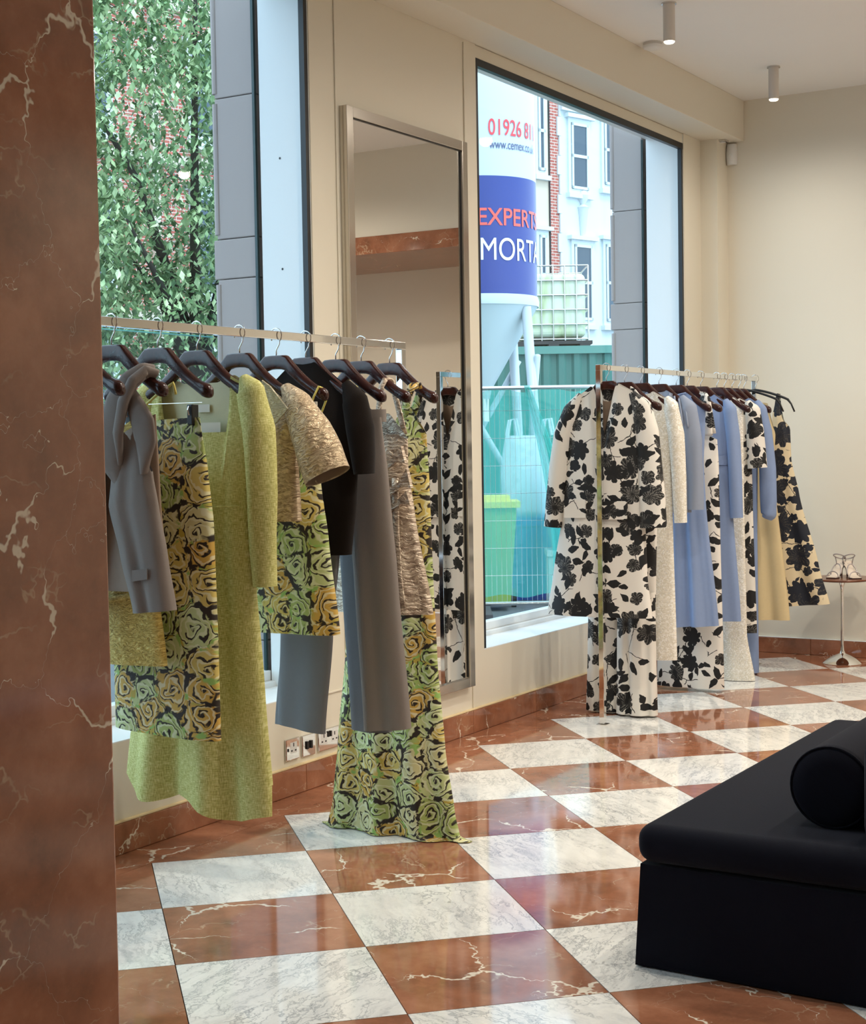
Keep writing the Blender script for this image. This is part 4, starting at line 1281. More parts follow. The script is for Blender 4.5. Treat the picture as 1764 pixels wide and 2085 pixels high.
body('belt', M['blue'], g, X2, Y, [(1.235, -0.153, 0.156, 0.095), (1.185, -0.153, 0.156, 0.098)], [(-1, 1.235), (1, 1.235)], None, (0, 0, 0), N=60, MR=5, dm=0.095)

# H: ivory sequin gown
Y = HY2[7]
g = garment('gown', 'ivory sequined sleeveless gown reaching the floor between blue and floral dresses', 'gown', X2, Y, 0.0, G2)
body('gown_body', M['seq'], g, X2, Y, [(1.57, -0.155, 0.155, 0.045), (1.4, -0.15, 0.148, 0.06), (1.0, -0.15, 0.15, 0.07), (0.25, -0.16, 0.160, 0.08), (0.0, -0.19, 0.205, 0.10)], shoulder_top(0.15, 1.550, 1.51, 0.62, 0.05), None, (1.6, 0.0, 0.008), seed=41)

# I: short-sleeved floral dress
Y = HY2[8]
g = garment('dress', 'black floral dress with wide short sleeves next to the powder blue coat', 'dress', X2, Y, 0.25, G2)
body('dress_body', M['floral'], g, X2, Y, [(1.56, -0.185, 0.185, 0.05), (1.45, -0.18, 0.18, 0.065), (1.2, -0.15, 0.155, 0.075), (0.9, -0.155, 0.160, 0.08), (0.25, -0.17, 0.178, 0.09)], shoulder_top(0.18, 1.545, 1.505, 0.5, 0.02), None, (1.5, 0.0, 0.006), seed=42)
for sg in (1, -1):
    sleeve('sleeve', M['floral'], g, X2, Y - 0.006, [(sg * 0.135, 1.525, 0.016, 0.016), (sg * 0.165, 1.475, 0.042, 0.036), (sg * 0.178, 1.36, 0.048, 0.044), (sg * 0.184, 1.26, 0.052, 0.046), (sg * 0.190, 1.160, 0.054, 0.048)], seed=6)

# J: powder blue coat
Y = HY2[9]
g = garment('coat', 'powder blue crepe coat with a draped rounded cuff, reaching the floor', 'coat', X2, Y, 0.0, G2)
body('coat_body', M['blue'], g, X2, Y, [(1.57, -0.185, 0.185, 0.05), (1.45, -0.18, 0.178, 0.07), (1.2, -0.15, 0.145, 0.08), (0.8, -0.15, 0.140, 0.085), (0.01, -0.15, 0.144, 0.09)], shoulder_top(0.18, 1.548, 1.505, 0.55, 0.02), None, (1.4, 0.0, 0.006), seed=43)
for sg in (1, -1):
    sleeve('sleeve', M['blue'], g, X2, Y + 0.004 * sg, [(sg * 0.140, 1.53, 0.015, 0.015), (sg * 0.166, 1.48, 0.034, 0.032), (sg * 0.186, 1.36, 0.040, 0.038), (sg * 0.200, 1.15, 0.046, 0.042), (sg * 0.208, 0.97, 0.046, 0.044), (sg * 0.206, 0.90, 0.042, 0.042), (sg * 0.195, 0.878, 0.028, 0.032)], wr=0.06, seed=8)

# K: cream dress
Y = 8.45
slim_hanger(X2, Y, 'slim black hanger carrying the plain cream dress')
g = garment('dress', 'plain cream satin sleeveless dress beside the navy floral dress', 'dress', X2, Y, 0.28, G2)
body('dress_body', M['cream'], g, X2, Y, [(1.54, -0.15, 0.15, 0.045), (1.42, -0.165, 0.168, 0.06), (1.34, -0.18, 0.184, 0.07), (1.15, -0.165, 0.17, 0.075), (0.29, -0.24, 0.262, 0.10)], [(-1, 1.36), (-0.9, 1.52), (-0.72, 1.525), (-0.5, 1.42), (0.5, 1.42), (0.72, 1.525), (0.9, 1.52), (1, 1.36)], None, (2.5, 0.0, 0.016), seed=44)

# L: navy floral dress, turned towards the room at the end of the rail
Y = 8.556
slim_hanger(X2 + 0.03, Y + 0.0, 'slim black hanger carrying the navy floral dress', 0.0)
g = garment('dress', 'cream sleeveless dress with large navy floral print and full skirt', 'dress', X2, Y, 0.31, G2)
body('dress_body', M['navy'], g, X2, Y, [(1.6, -0.12, 0.20, 0.05), (1.45, -0.13, 0.205, 0.06), (1.37, -0.15, 0.235, 0.07), (1.2, -0.145, 0.240, 0.07), (1.0, -0.17, 0.285, 0.075), (0.6, -0.24, 0.395, 0.085), (0.36, -0.28, 0.462, 0.09)],
     [(-1, 1.38), (-0.86, 1.56), (-0.78, 1.572), (-0.6, 1.41), (0.50, 1.395), (0.66, 1.50), (0.74, 1.575), (0.84, 1.578), (0.86, 1.50), (0.9, 1.42), (1, 1.385)], None, (3.2, 0.0, 0.016), seed=45, hemfn=lambda u, s: 0.03 * u - 0.01)

# ================================================================== sofa, bolster, table, sandals
sf = empty('daybed', (2.45, 4.33, 0))
tag(sf, 'low midnight black upholstered daybed with rounded seat cushion', 'sofa')


def rbox(name, x0, x1, y0, y1, z0, z1, r, mat, parent, seg=5):
    bm = bmesh.new()
    bmesh.ops.create_cube(bm, size=1)
    for v in bm.verts:
        v.co = Vector(((x0 + x1) / 2 + v.co.x * (x1 - x0), (y0 + y1) / 2 + v.co.y * (y1 - y0), (z0 + z1) / 2 + v.co.z * (z1 - z0)))
    bmesh.ops.bevel(bm, geom=bm.edges[:], offset=r, segments=seg, affect='EDGES', profile=0.5)
    bm.verts.index_update()
    V = [v.co[:] for v in bm.verts]
    F = [[v.index for v in f.verts] for f in bm.faces]
    bm.free()
    return mesh_obj(name, V, F, mat, parent, smooth=True, uvs=[(p[0] + p[2], p[1] + p[2]) for p in V])


def taper_base():
    mb = MB()
    z0, z1 = 0.004, 0.262
    for z, e in ((z0, 0.0), (z1, 0.012)):
        mb.v += [(1.921 + e, 3.535 + e, z), (3.15, 3.505 + e, z), (3.15, 5.19, z), (1.921 + e, 5.19, z)]
    mb.f = [(3, 2, 1, 0), (4, 5, 6, 7), (0, 1, 5, 4), (1, 2, 6, 5), (2, 3, 7, 6), (3, 0, 4, 7)]
    o = mesh_obj('base', mb.v, mb.f, M['sofa'], sf, uvs=[(p[0] + p[2], p[1] + p[2]) for p in mb.v])
    return o


taper_base()
cu = rbox('seat_cushion', 1.925, 3.15, 3.525, 5.20, 0.266, 0.365, 0.040, M['sofa'], sf)
rbox('backrest', 2.482, 3.15, 3.545, 5.20, 0.335, 0.66, 0.075, M['sofa'], sf)
bo = empty('bolster_cushion', (2.372, 4.2, 0.365))
tag(bo, 'round midnight black bolster cushion lying on the daybed seat', 'cushion')
prof = [(0.0, 0.0), (0.06, 0.0), (0.092, 0.003), (0.101, 0.012), (0.103, 0.03), (0.103, 1.0), (0.101, 1.018), (0.092, 1.027), (0.06, 1.03), (0.0, 1.03)]
mb = MB().lathe(prof, (2.372, 3.70, 0.468), 40, 'y')
mesh_obj('bolster_cover', mb.v, mb.f, M['sofa'], bo, smooth=True, uvs=[(p[0] + p[2], p[1]) for p in mb.v])
for yy_ in (3.708, 4.722):
    mb = MB()
    pts = [(2.372 + 0.1005 * math.cos(a), yy_, 0.468 + 0.1005 * math.sin(a)) for a in np.linspace(0, 2 * PI, 41)]
    mb.tube(pts, 0.0028, 6)
    mesh_obj('piping', mb.v, mb.f, M['sofa'], bo, smooth=True, uvs=[(p[0], p[2]) for p in mb.v])

TX, TY = 0.890, 8.875
tb = empty('side_table', (TX, TY, 0))
tag(tb, 'small round pedestal side table with walnut top and chrome trumpet base', 'table')
smooth_by_angle(MB().lathe([(0.114, 0.0), (0.115, 0.003), (0.106, 0.011), (0.080, 0.029), (0.050, 0.045), (0.029, 0.053), (0.017, 0.058), (0.0115, 0.075), (0.0095, 0.11), (0.009, 0.30), (0.0095, 0.42), (0.012, 0.452), (0.020, 0.474), (0.032, 0.484), (0.034, 0.487)], (TX, TY, 0), 40).build('pedestal', M['chrome'], tb), 50)
tt = MB().lathe([(0.0, 0.487), (0.165, 0.487), (0.182, 0.492), (0.187, 0.498), (0.185, 0.502), (0.0, 0.502)], (TX, TY, 0), 48).build('table_top', M['walnut'], tb)
smooth_by_angle(tt, 40)


def sandal(cx, cy, rz, label):
    r = empty('sandal', (cx, cy, 0.502), rz)
    tag(r, label, 'sandal', 'pair of strappy sandals on the side table')
    L = 0.20
    # sole follows an arch: toe at -y, heel at +y raised 85 mm
    st = []
    for t in np.linspace(0, 1, 15):
        y = -0.07 + 0.165 * t
        z = 0.004 + 0.085 * (0 if t < 0.3 else ((t - 0.3) / 0.7) ** 1.25)
        wd = 0.036 * (0.55 + 0.45 * math.sin(PI * min(1, t * 1.6 + 0.18))) if t < 0.45 else 0.036 - 0.012 * min(1, (t - 0.45) / 0.25) + (0.004 if t > 0.85 else 0)
        st.append((y, z, wd))
    def strip(name, dz0, dz1, shrink, mat):
        mb = MB()
        for (y, z, wd) in st:
            for (sx, dz) in ((-1, dz0), (1, dz0), (1, dz1), (-1, dz1)):
                mb.v.append((sx * (wd - shrink), y, z + dz))
        for i in range(len(st) - 1):
            for k_ in range(4):
                k2 = (k_ + 1) % 4
                mb.f.append((i * 4 + k_, i * 4 + k2, (i + 1) * 4 + k2, (i + 1) * 4 + k_))
        mb.f.append((3, 2, 1, 0)); n_ = (len(st) - 1) * 4; mb.f.append((n_, n_ + 1, n_ + 2, n_ + 3))
        return mesh_obj(name, mb.v, mb.f, mat, r, smooth=False, local=True)
    strip('sole', -0.004, 0.003, 0.0, M['sole'])
    strip('insole', 0.003, 0.006, 0.002, M['insole'])
    mb = MB().tube([(0, 0.088, 0.083), (0, 0.093, 0.05), (0, 0.094, 0.0)], [0.011, 0.006, 0.0045], 10)
    mesh_obj('heel', mb.v, mb.f, M['sandal'], r, smooth=True, local=True)
    def arc(name, y, z, w_, h, tilt, n_=17):
        pts = [(w_ * math.cos(a), y + tilt * math.sin(a), z + h * math.sin(a)) for a in np.linspace(0, PI, n_)]
        mb = MB().tube(pts, 0.0034, 6)
        mesh_obj(name, mb.v, mb.f, M['sandal'], r, smooth=True, local=True)
    arc('toe_strap', -0.045, 0.006, 0.035, 0.034, 0.012)
    arc('instep_strap', 0.0, 0.02, 0.030, 0.060, 0.035)
    pts = [(0.031 * math.cos(a), 0.058 + 0.040 * math.sin(a), 0.122 - 0.016 * math.sin(a)) for a in np.linspace(0, 2 * PI, 29)]
    mb = MB().tube(pts, 0.0034, 6)
    mesh_obj('ankle_strap', mb.v, mb.f, M['sandal'], r, smooth=True, local=True)
    for sx in (-1, 1):
        mb = MB().tube([(sx * 0.022, 0.075, 0.075), (sx * 0.030, 0.082, 0.10), (sx * 0.032, 0.072, 0.122)], 0.0028, 6)
        mesh_obj('heel_strap', mb.v, mb.f, M['sandal'], r, smooth=True, local=True)


sandal(TX - 0.030, TY - 0.030, -0.10, 'silver strappy high-heeled sandal standing beside the navy floral dress')
sandal(TX + 0.068, TY - 0.020, 0.62, 'silver strappy high-heeled sandal in the middle of the walnut table')

# ================================================================== outside
GZ = -0.32
gd = tag(MB().box(-60, -0.55, -20, 90, GZ - 0.3, GZ).build('ground', paint('street_asphalt', S(96, 98, 102), 0.8)), kind='structure')
stone = paint('grey_stone', S(170, 156, 152), 0.75)
stone2 = paint('cream_stone', S(214, 200, 178), 0.8)


def stone_pier(y0, y1, name):
    r = empty(name, (-0.36, (y0 + y1) / 2, GZ))
    tag(r, kind='structure')
    xs = (-0.47, -T - 0.032)
    zs = [GZ, 0.55, 1.30, 2.00, 2.16, 2.72, 3.45, 4.2]
    for a, b in zip(zs, zs[1:]):
        big = abs(a - 2.00) < 0.01
        e = 0.018 if big else 0.0
        MB().bbox(xs[0] - e, xs[1], y0 - e * 0.0, y1, a + 0.0015, b - 0.0015, 0.004).build('stone_block', stone, r)
        if not big:
            MB().tube([(xs[0] + 0.002, y0 + 0.01, a + 0.02), (xs[0] + 0.002, y0 + 0.01, b - 0.02)], 0.017, 12).build('corner_roll', stone, r)


stone_pier(W1[1] + 0.002, W2[0] - 0.002, 'trim_2')
stone_pier(W2[1] + 0.002, W2[1] + 1.2, 'trim_3')
stone_pier(0.2, W1[0] - 0.002, 'trim_4')

# glass screen outside the left window
gs = empty('glass_screen', (-0.62, 3.6, 0.25))
tag(gs, 'clear glass screen with a bright cyan top edge outside the left window', 'glass screen')
MB().box(-0.626, -0.614, 1.5, 5.02, GZ, 1.782).build('glass_sheet', glass_mat('screen_glass', (0.94, 0.985, 0.985), 0.6), gs)
MB().box(-0.627, -0.613, 1.5, 5.02, 1.782, 1.787).build('polished_edge', M['cyan_edge'], gs)

# ---- mortar silo
SR = 0.64
sc_ = ext(975, 500, 17.0)
SX, SY = sc_[0], sc_[1]


def cyl_hit(u, v):
    d = ray(u, v)
    ox, oy = CAM[0] - SX, CAM[1] - SY
    a = d[0] ** 2 + d[1] ** 2
    b = 2 * (ox * d[0] + oy * d[1])
    c = ox ** 2 + oy ** 2 - SR ** 2
    disc = max(0.0, b * b - 4 * a * c)
    t = (-b - math.sqrt(disc)) / (2 * a)
    p = CAM + d * t
    return math.atan2(p[1] - SY, p[0] - SX), p[2]


_, zb_top = cyl_hit(1000, 357)
_, zb_bot = cyl_hit(1000, 597)
_, zc_bot = cyl_hit(1000, 618)
silo_white = paint('silo_white', S(188, 198, 206), 0.35)
silo_blue = paint('silo_blue', S(40, 58, 132), 0.35)
silo_red = plain('sign_red', S(214, 66, 74), 0.4)
silo_or = plain('sign_orange_red', S(238, 92, 80), 0.4)
silo_navy = plain('sign_navy', S(70, 78, 116), 0.4)
silo_wl = plain('sign_white', S(232, 238, 242), 0.4)
si = empty('mortar_silo', (SX, SY, GZ))
tag(si, 'tall white mortar silo with a blue band and large lettering', 'silo')
CN = (SX, SY, 0)
smooth_by_angle(MB().lathe([(SR, zb_top), (SR, 7.0), (0.4, 7.4), (0.0, 7.5)], CN, 72).build('upper_drum', silo_white, si))
smooth_by_angle(MB().lathe([(SR + 0.001, zb_bot), (SR + 0.001, zb_top)], CN, 72).build('blue_band', silo_blue, si))
smooth_by_angle(MB().lathe([(SR + 0.015, zc_bot), (SR + 0.02, zc_bot + 0.05), (SR + 0.006, zb_bot)], CN, 72).build('drum_rim', silo_white, si))
smooth_by_angle(MB().lathe([(0.10, zc_bot - 1.0), (0.12, zc_bot - 0.9), (SR, zc_bot)], CN, 72).build('hopper_cone', paint('hopper_grey', S(186, 198, 200), 0.45), si))
MB().lathe([(0.1, zc_bot - 1.25), (0.1, zc_bot - 0.98)], CN, 24).build('outlet_valve', M['steel'], si)
aV = math.atan2(CAM[1] - SY, CAM[0] - SX)
for q, da in enumerate((0.95, 0.95 + PI / 2, 0.95 + PI, 0.95 - PI / 2)):
    a = aV + da
    top = (SX + (SR - 0.02) * math.cos(a), SY + (SR - 0.02) * math.sin(a), zc_bot - 0.02)
    bot = (SX + (SR + 0.22) * math.cos(a), SY + (SR + 0.22) * math.sin(a), GZ)
    MB().tube([top, bot], 0.055, 14).build('leg', silo_white, si, True)
    b2 = a + PI / 2
    mid = (SX + (SR + 0.12) * math.cos(a), SY + (SR + 0.12) * math.sin(a), zc_bot - 0.55)
    mid2 = (SX + (SR + 0.18) * math.cos(b2), SY + (SR + 0.18) * math.sin(b2), 0.3)
    MB().tube([mid, mid2], 0.034, 10).build('brace', silo_white, si, True)


def wrap_text(body_, px0, vt, vb, mat, name, px1=None, bold=0.0, frac=1.0):
    """lettering on the drum: first letter starts at pixel column px0, cap height between rows vt and vb"""
    cu_ = bpy.data.curves.new(name, 'FONT')
    cu_.body = body_
    cu_.size = 1.0
    cu_.offset = bold
    to = bpy.data.objects.new(name, cu_)
    COL.objects.link(to)
    dg = bpy.context.evaluated_depsgraph_get()
    dg.update()
    me = bpy.data.meshes.new_from_object(to.evaluated_get(dg))
    bpy.data.objects.remove(to)
    a0, z1 = cyl_hit(px0, vt)
    _, z0 = cyl_hit(px0, vb)
    bm = bmesh.new(); bm.from_mesh(me)
    xs = [v.co.x for v in bm.verts]
    capz = 0.70
    s = (z1 - z0) / capz
    wx = max(xs) - min(xs)
    sx = s
    if px1 is not None:
        a1, _ = cyl_hit(px1, vb)
        sx = abs(a1 - a0) * SR / (wx * frac)
    step_ = 0.045 / sx
    x = min(xs) + step_
    while x < max(xs):
        bmesh.ops.bisect_plane(bm, geom=bm.verts[:] + bm.edges[:] + bm.faces[:], plane_co=(x, 0, 0), plane_no=(1, 0, 0))
        x += step_
    x0 = min(xs)
    # direction of reading: increasing pixel column
    aa, _ = cyl_hit(px0 + 10, vb)
    sg = 1 if aa > a0 else -1
    V = []
    for v in bm.verts:
        a = a0 + sg * (v.co.x - x0) * sx / SR
        V.append((SX + (SR + 0.008) * math.cos(a), SY + (SR + 0.008) * math.sin(a), z0 + v.co.y * s))
    bm.verts.index_update()
    F = [[v.index for v in f.verts] for f in bm.faces]
    bm.free()
    return mesh_obj(name, V, F, mat, si)


wrap_text('01926 811', 994, 241, 274, silo_red, 'phone_lettering', 1060, 0.006, 0.59)
wrap_text('www.cemex.co.uk', 996, 283, 302, silo_navy, 'web_lettering', 1066, 0.0, 0.668)
wrap_text('EXPERTS', 973, 423, 458, silo_or, 'expert_lettering', 1076, 0.010, 0.726)
wrap_text('MORTAR', 979, 483, 529, silo_wl, 'mortar_lettering', 1084, 0.0, 0.67)

# ---- green site container with a caged water tank on top
cA = ext(1241, 703, 20.0)
Rh = np.array([math.cos(YAW), math.sin(YAW), 0]); Fh = np.array([-math.sin(YAW), math.cos(YAW), 0]); Zh = np.array([0, 0, 1.0])
ctop = cA[2]
cgreen = paint('container_green', S(74, 122, 112), 0.5)
cgreen2 = paint('container_rail_green', S(96, 148, 136), 0.5)
ct = empty('site_container', tuple(ext(1000, 900, 21.2)[:2]) + (GZ,))
tag(ct, 'dark green corrugated steel site container behind the silo', 'container')
base = np.array([*ext(700, 703, 20.0)[:2], 0])
Lc = 6.0
mb = MB()
ncor = 30
prof = []
for i in range(ncor):
    s0 = i * Lc / ncor
    for (q, dpt) in ((0.0, 0.0), (0.34, 0.0), (0.5, 0.036), (0.84, 0.036)):
        prof.append((s0 + q * Lc / ncor, dpt))
prof.append((Lc, 0))
for z in (GZ + 0.16, ctop - 0.10):
    for (s_, dp) in prof:
        mb.v.append(tuple(base + Rh * s_ + Fh * dp + Zh * z))
n_ = len(prof)
mb.f = [(i, i + 1, n_ + i + 1, n_ + i) for i in range(n_ - 1)]
mb.build('corrugated_side', cgreen, ct)
MB().obox(base + Rh * Lc / 2 + Zh * (ctop - 0.05) + Fh * 0.02, Rh, Fh, Zh, Lc / 2, 0.05, 0.05).build('top_rail', cgreen2, ct)
MB().obox(base + Rh * Lc / 2 + Zh * (GZ + 0.08) + Fh * 0.02, Rh, Fh, Zh, Lc / 2, 0.05, 0.08).build('bottom_rail', cgreen2, ct)
MB().obox(base + Rh * Lc / 2 + Zh * (ctop - 0.06) + Fh * 1.2, Rh, Fh, Zh, Lc / 2, 1.15, 0.03).build('roof', cgreen, ct)
MB().obox(base + Rh * Lc / 2 + Zh * ((ctop + GZ) / 2) + Fh * 2.36, Rh, Fh, Zh, Lc / 2, 0.03, (ctop - GZ) / 2 - 0.03).build('back_side', cgreen, ct)
for e_ in (0.03, Lc - 0.03):
    MB().obox(base + Rh * e_ + Zh * ((ctop + GZ) / 2) + Fh * 1.2, Rh, Fh, Zh, 0.03, 1.18, (ctop - GZ) / 2 - 0.02).build('end_wall', cgreen, ct)

ib0 = np.array([*ext(1128, 690, 20.6)[:2], 0])
zt0 = ctop - 0.03
it = empty('water_tank', (ib0[0], ib0[1], zt0))
tag(it, 'translucent white water tank in a grey wire cage on a pallet', 'tank')
hw_ = 0.47
tank_m = Mat('tank_plastic')
_n = tank_m.noise(tank_m.vm('MULTIPLY', tank_m.coord('Object'), (3, 3, 1)), 2.2, 4)
tank_m = tank_m.fin(tank_m.ramp(_n, [(0.4, S(222, 228, 206)), (0.6, S(200, 212, 168)), (0.75, S(150, 160, 120))]), 0.5)
bm_c = ib0 + Zh * (zt0 + 0.15 + 0.46) + Fh * 0.5
mb = MB().obox(bm_c, Rh, Fh, Zh, hw_ - 0.03, 0.46, 0.43)
tko = mb.build('tank_body', tank_m, it)
bv = tko.modifiers.new('round', 'BEVEL'); bv.width = 0.08; bv.segments = 4
for i, s_ in enumerate(np.linspace(-hw_, hw_, 7)):
    for f_ in (0.02, 0.98):
        MB().tube([ib0 + Rh * s_ + Fh * f_ + Zh * (zt0 + 0.14), ib0 + Rh * s_ + Fh * f_ + Zh * (zt0 + 1.14)], 0.011, 6).build('cage_bar', M['steel'], it)
for z in np.linspace(zt0 + 0.16, zt0 + 1.14, 6):
    c4 = [ib0 + Rh * a + Fh * b + Zh * z for a, b in ((-hw_, 0.02), (hw_, 0.02), (hw_, 0.98), (-hw_, 0.98), (-hw_, 0.02))]
    MB().tube(c4, 0.012, 6).build('cage_hoop', M['steel'], it)
pal = paint('pallet_dark', S(70, 66, 66), 0.8)
for s_ in (-0.42, 0, 0.42):
    MB().obox(ib0 + Rh * s_ + Fh * 0.5 + Zh * (zt0 + 0.05), Rh, Fh, Zh, 0.07, 0.5, 0.045).build('pallet_skid', pal, it)
MB().obox(ib0 + Fh * 0.5 + Zh * (zt0 + 0.115), Rh, Fh, Zh, 0.52, 0.5, 0.022).build('pallet_deck', pal, it)

# ---- site fence with green debris netting
DF = 13.6
fA = ext(880, 795, DF); fB = ext(1330, 800, DF)
f0 = np.array([fA[0], fA[1], 0]); fdir = np.array([fB[0] - fA[0], fB[1] - fA[1], 0]); FL = np.linalg.norm(fdir); fdir /= FL
fn = np.array([-fdir[1], fdir[0], 0])
f0 = f0 - fdir * 1.2; FL += 1.2
ftop = fA[2] + 0.01
fe = empty('site_fence', (f0[0] + fdir[0] * FL / 2, f0[1] + fdir[1] * FL / 2, GZ))
tag(fe, 'wire mesh site fence standing in black feet across the street', 'fence')
for s_ in (0.0, FL / 2, FL):
    MB().tube([f0 + fdir * s_ + Zh * (GZ + 0.02), f0 + fdir * s_ + Zh * ftop], 0.021, 10).build('post', M['steel'], fe)
    MB().obox(f0 + fdir * s_ + Zh * (GZ + 0.07), fdir, fn, Zh, 0.12, 0.34, 0.07).build('foot_block', pal, fe)
for z in (GZ + 0.2, ftop):
    MB().tube([f0 + Zh * z, f0 + fdir * FL + Zh * z], 0.019, 10).build('rail', M['steel'], fe)
mb = MB()
s_ = 0.04
while s_ < FL:
    mb.tube([f0 + fdir * s_ + Zh * (GZ + 0.2), f0 + fdir * s_ + Zh * ftop], 0.0013, 4, False); s_ += 0.045
for z in np.linspace(GZ + 0.45, ftop - 0.2, 7):
    mb.tube([f0 + Zh * z, f0 + fdir * FL + Zh * z], 0.0018, 4, False)
tag(mb.build('wire_mesh', M['steel'], fe), kind='stuff')

nt_m = net_mat('debris_net', S(96, 205, 190), 0.52)
mb = MB()
NS, NZ = 150, 26
for i in range(NS + 1):
    s_ = FL * i / NS
    u_, _v = 0, 0
    for j in range(NZ + 1):
        t = j / NZ
        z = ftop - 0.02 + 0.018 * math.cos(s_ * 14) - (ftop - (GZ + 0.28)) * t
        dy = 0.05 + 0.05 * math.sin(s_ * 9 + 1.2 * t) * (0.3 + 0.7 * t) + 0.03 * math.sin(s_ * 23 + 3 * t) * (1 - 0.5 * t)
        p = f0 + fdir * s_ - fn * 0 + fn * (-0.02 - dy if False else 0.03 + dy) + Zh * z
        mb.v.append(tuple(p))
for i in range(NS):
    for j in range(NZ):
        a = i * (NZ + 1) + j
        mb.f.append((a, a + 1, a + NZ + 2, a + NZ + 1))
nt = mb.build('debris_netting', nt_m, None, True)
tag(nt, 'sheer teal green debris netting hung along the site fence', 'netting')
# a second gathered hank of netting hanging over the fence top
mb = MB()
hs0 = np.dot(ext(1062, 800, DF) - f0, fdir)
for i in range(41):
    q = i / 40
    for j in range(25):
        t = j / 24
        s_ = hs0 + (0.02 + 0.16 * t + 0.10 * math.sin(t * 2.2)) + q * (0.05 + 0.26 * t)
        z = ftop + 0.02 - (ftop - GZ - 0.42) * t
        p = f0 + fdir * s_ + fn * (-0.05 - 0.03 * math.sin(q * 22 + t)) + Zh * z
        mb.v.append(tuple(p))
for i in range(40):
    for j in range(24):
        a = i * 25 + j
        mb.f.append((a, a + 1, a + 26, a + 25))
nh = mb.build('netting_hank', net_mat('debris_net_thick', S(92, 205, 195), 0.62), None, True)
tag(nh, 'gathered fold of teal debris netting thrown over the fence top', 'netting')

# wheelie bin, bags and crates behind the netting
def at_ground(u, d):
    p = ext(u, 900, d)
    return np.array([p[0], p[1], GZ])


bp = at_ground(994, 15.0)
wb = empty('wheelie_bin', tuple(bp))
tag(wb, 'lime green wheelie bin with a yellow lid behind the netting', 'bin')
bin_g = plain('bin_green', S(150, 178, 88), 0.45)
bin_y = plain('bin_yellow', S(236, 222, 70), 0.45)
mb = MB()
for z, a in ((0.06, 0.20), (1.0, 0.27)):
    for (i, j) in ((-1, -1), (1, -1), (1, 1), (-1, 1)):
        mb.v.append(tuple(bp + Rh * i * a * 0.95 + Fh * j * a + Zh * z))
mb.f = [(3, 2, 1, 0), (4, 5, 6, 7), (0, 1, 5, 4), (1, 2, 6, 5), (2, 3, 7, 6), (3, 0, 4, 7)]
mb.build('bin_body', bin_g, wb)
MB().obox(bp + Zh * 1.035, Rh, Fh, Zh, 0.29, 0.30, 0.03).build('lid', bin_y, wb)
MB().obox(bp + Zh * 1.085 + Fh * 0.05, Rh, Fh, Zh, 0.2, 0.2, 0.03).build('lid_crown', bin_y, wb)
for sg in (-1, 1):
    c = bp + Rh * sg * 0.24 + Fh * 0.2 + Zh * 0.09
    MB().tube([c - Rh * 0.025, c + Rh * 0.025], 0.09, 16).build('wheel', M['black'], wb)


def bulk_bag(u, d, z0, w_, h, col, label, seed):
    rng = random.Random(seed)
    c = at_ground(u, d)
    r = empty('bulk_bag', (c[0], c[1], GZ + z0))
    tag(r, label, 'bag', 'bulk bags behind the netting')
    mb = MB()
    n = 24
    m_ = plain('bag_cloth_%d' % seed, col, 0.8)
    for j in range(11):
        t = j / 10
        rr = w_ * (0.86 + 0.2 * math.sin(PI * min(1, t * 1.1))) * (1 if t < 0.95 else 0.9)
        for k_ in range(n):
            a = 2 * PI * k_ / n
            e = 0.55
            x_ = rr * math.copysign(abs(math.cos(a)) ** e, math.cos(a)); y_ = rr * math.copysign(abs(math.sin(a)) ** e, math.sin(a))
            w2 = 1 + 0.05 * math.sin(5 * a + seed + 3 * t)
            mb.v.append(tuple(c + Rh * x_ * w2 + Fh * y_ * w2 + Zh * (z0 + h * t)))
    for j in range(10):
        for k_ in range(n):
            k2 = (k_ + 1) % n
            mb.f.append((j * n + k_, j * n + k2, (j + 1) * n + k2, (j + 1) * n + k_))
    mb.f.append(tuple(10 * n + k_ for k_ in range(n)))
    mb.f.append(tuple(range(n))[::-1])
    mb.build('bag_body', m_, r, True)
    for (i, j) in ((-1, -1), (1, -1), (1, 1), (-1, 1)):
        b0 = c + Rh * i * w_ * 0.75 + Fh * j * w_ * 0.75 + Zh * (z0 + h)
        MB().tube([b0, b0 + Zh * 0.16 + Rh * 0.03, b0 + Zh * 0.17 + Rh * 0.09, b0 + Rh * 0.12], 0.014, 6).build('lifting_loop', m_, r)


def crate_pile(u, d, label, col, w_, h, z0=0.0):
    c = at_ground(u, d)
    r = empty('storage_crate', (c[0], c[1], GZ + z0))
    tag(r, label, 'crate')
    m_ = plain('crate_paint_' + str(u), col, 0.5)
    MB().obox(c + Zh * (z0 + h * 0.45), Rh, Fh, Zh, w_, w_ * 0.8, h * 0.45).build('crate_body', m_, r)
    MB().obox(c + Zh * (z0 + h * 0.95), Rh, Fh, Zh, w_ * 1.06, w_ * 0.86, h * 0.05).build('crate_rim', m_, r)
    for s_ in (-0.6, -0.2, 0.2, 0.6):
        MB().obox(c + Rh * s_ * w_ - Fh * w_ * 0.82 + Zh * (z0 + h * 0.45), Rh, Fh, Zh, 0.015, 0.02, h * 0.42).build('crate_rib', m_, r)


crate_pile(1068, 16.0, 'blue plastic crate standing on the ground behind the netting', S(56, 92, 170), 0.26, 0.85)
bulk_bag(1068, 16.0, 0.85, 0.24, 0.85, S(206, 216, 226), 'white woven bulk bag on top of the blue crate', 1)
crate_pile(1160, 15.4, 'pale grey plastic crate beside the blue crate behind the netting', S(188, 196, 200), 0.24, 0.55)
bulk_bag(1160, 15.4, 0.55, 0.22, 0.5, S(120, 160, 200), 'pale blue bulk bag on the grey crate', 2)
tp = at_ground(1110, 13.2)
crate_pile(1112, 13.1, 'bright blue low crate in front of the fence foot', S(72, 118, 210), 0.16, 0.17)

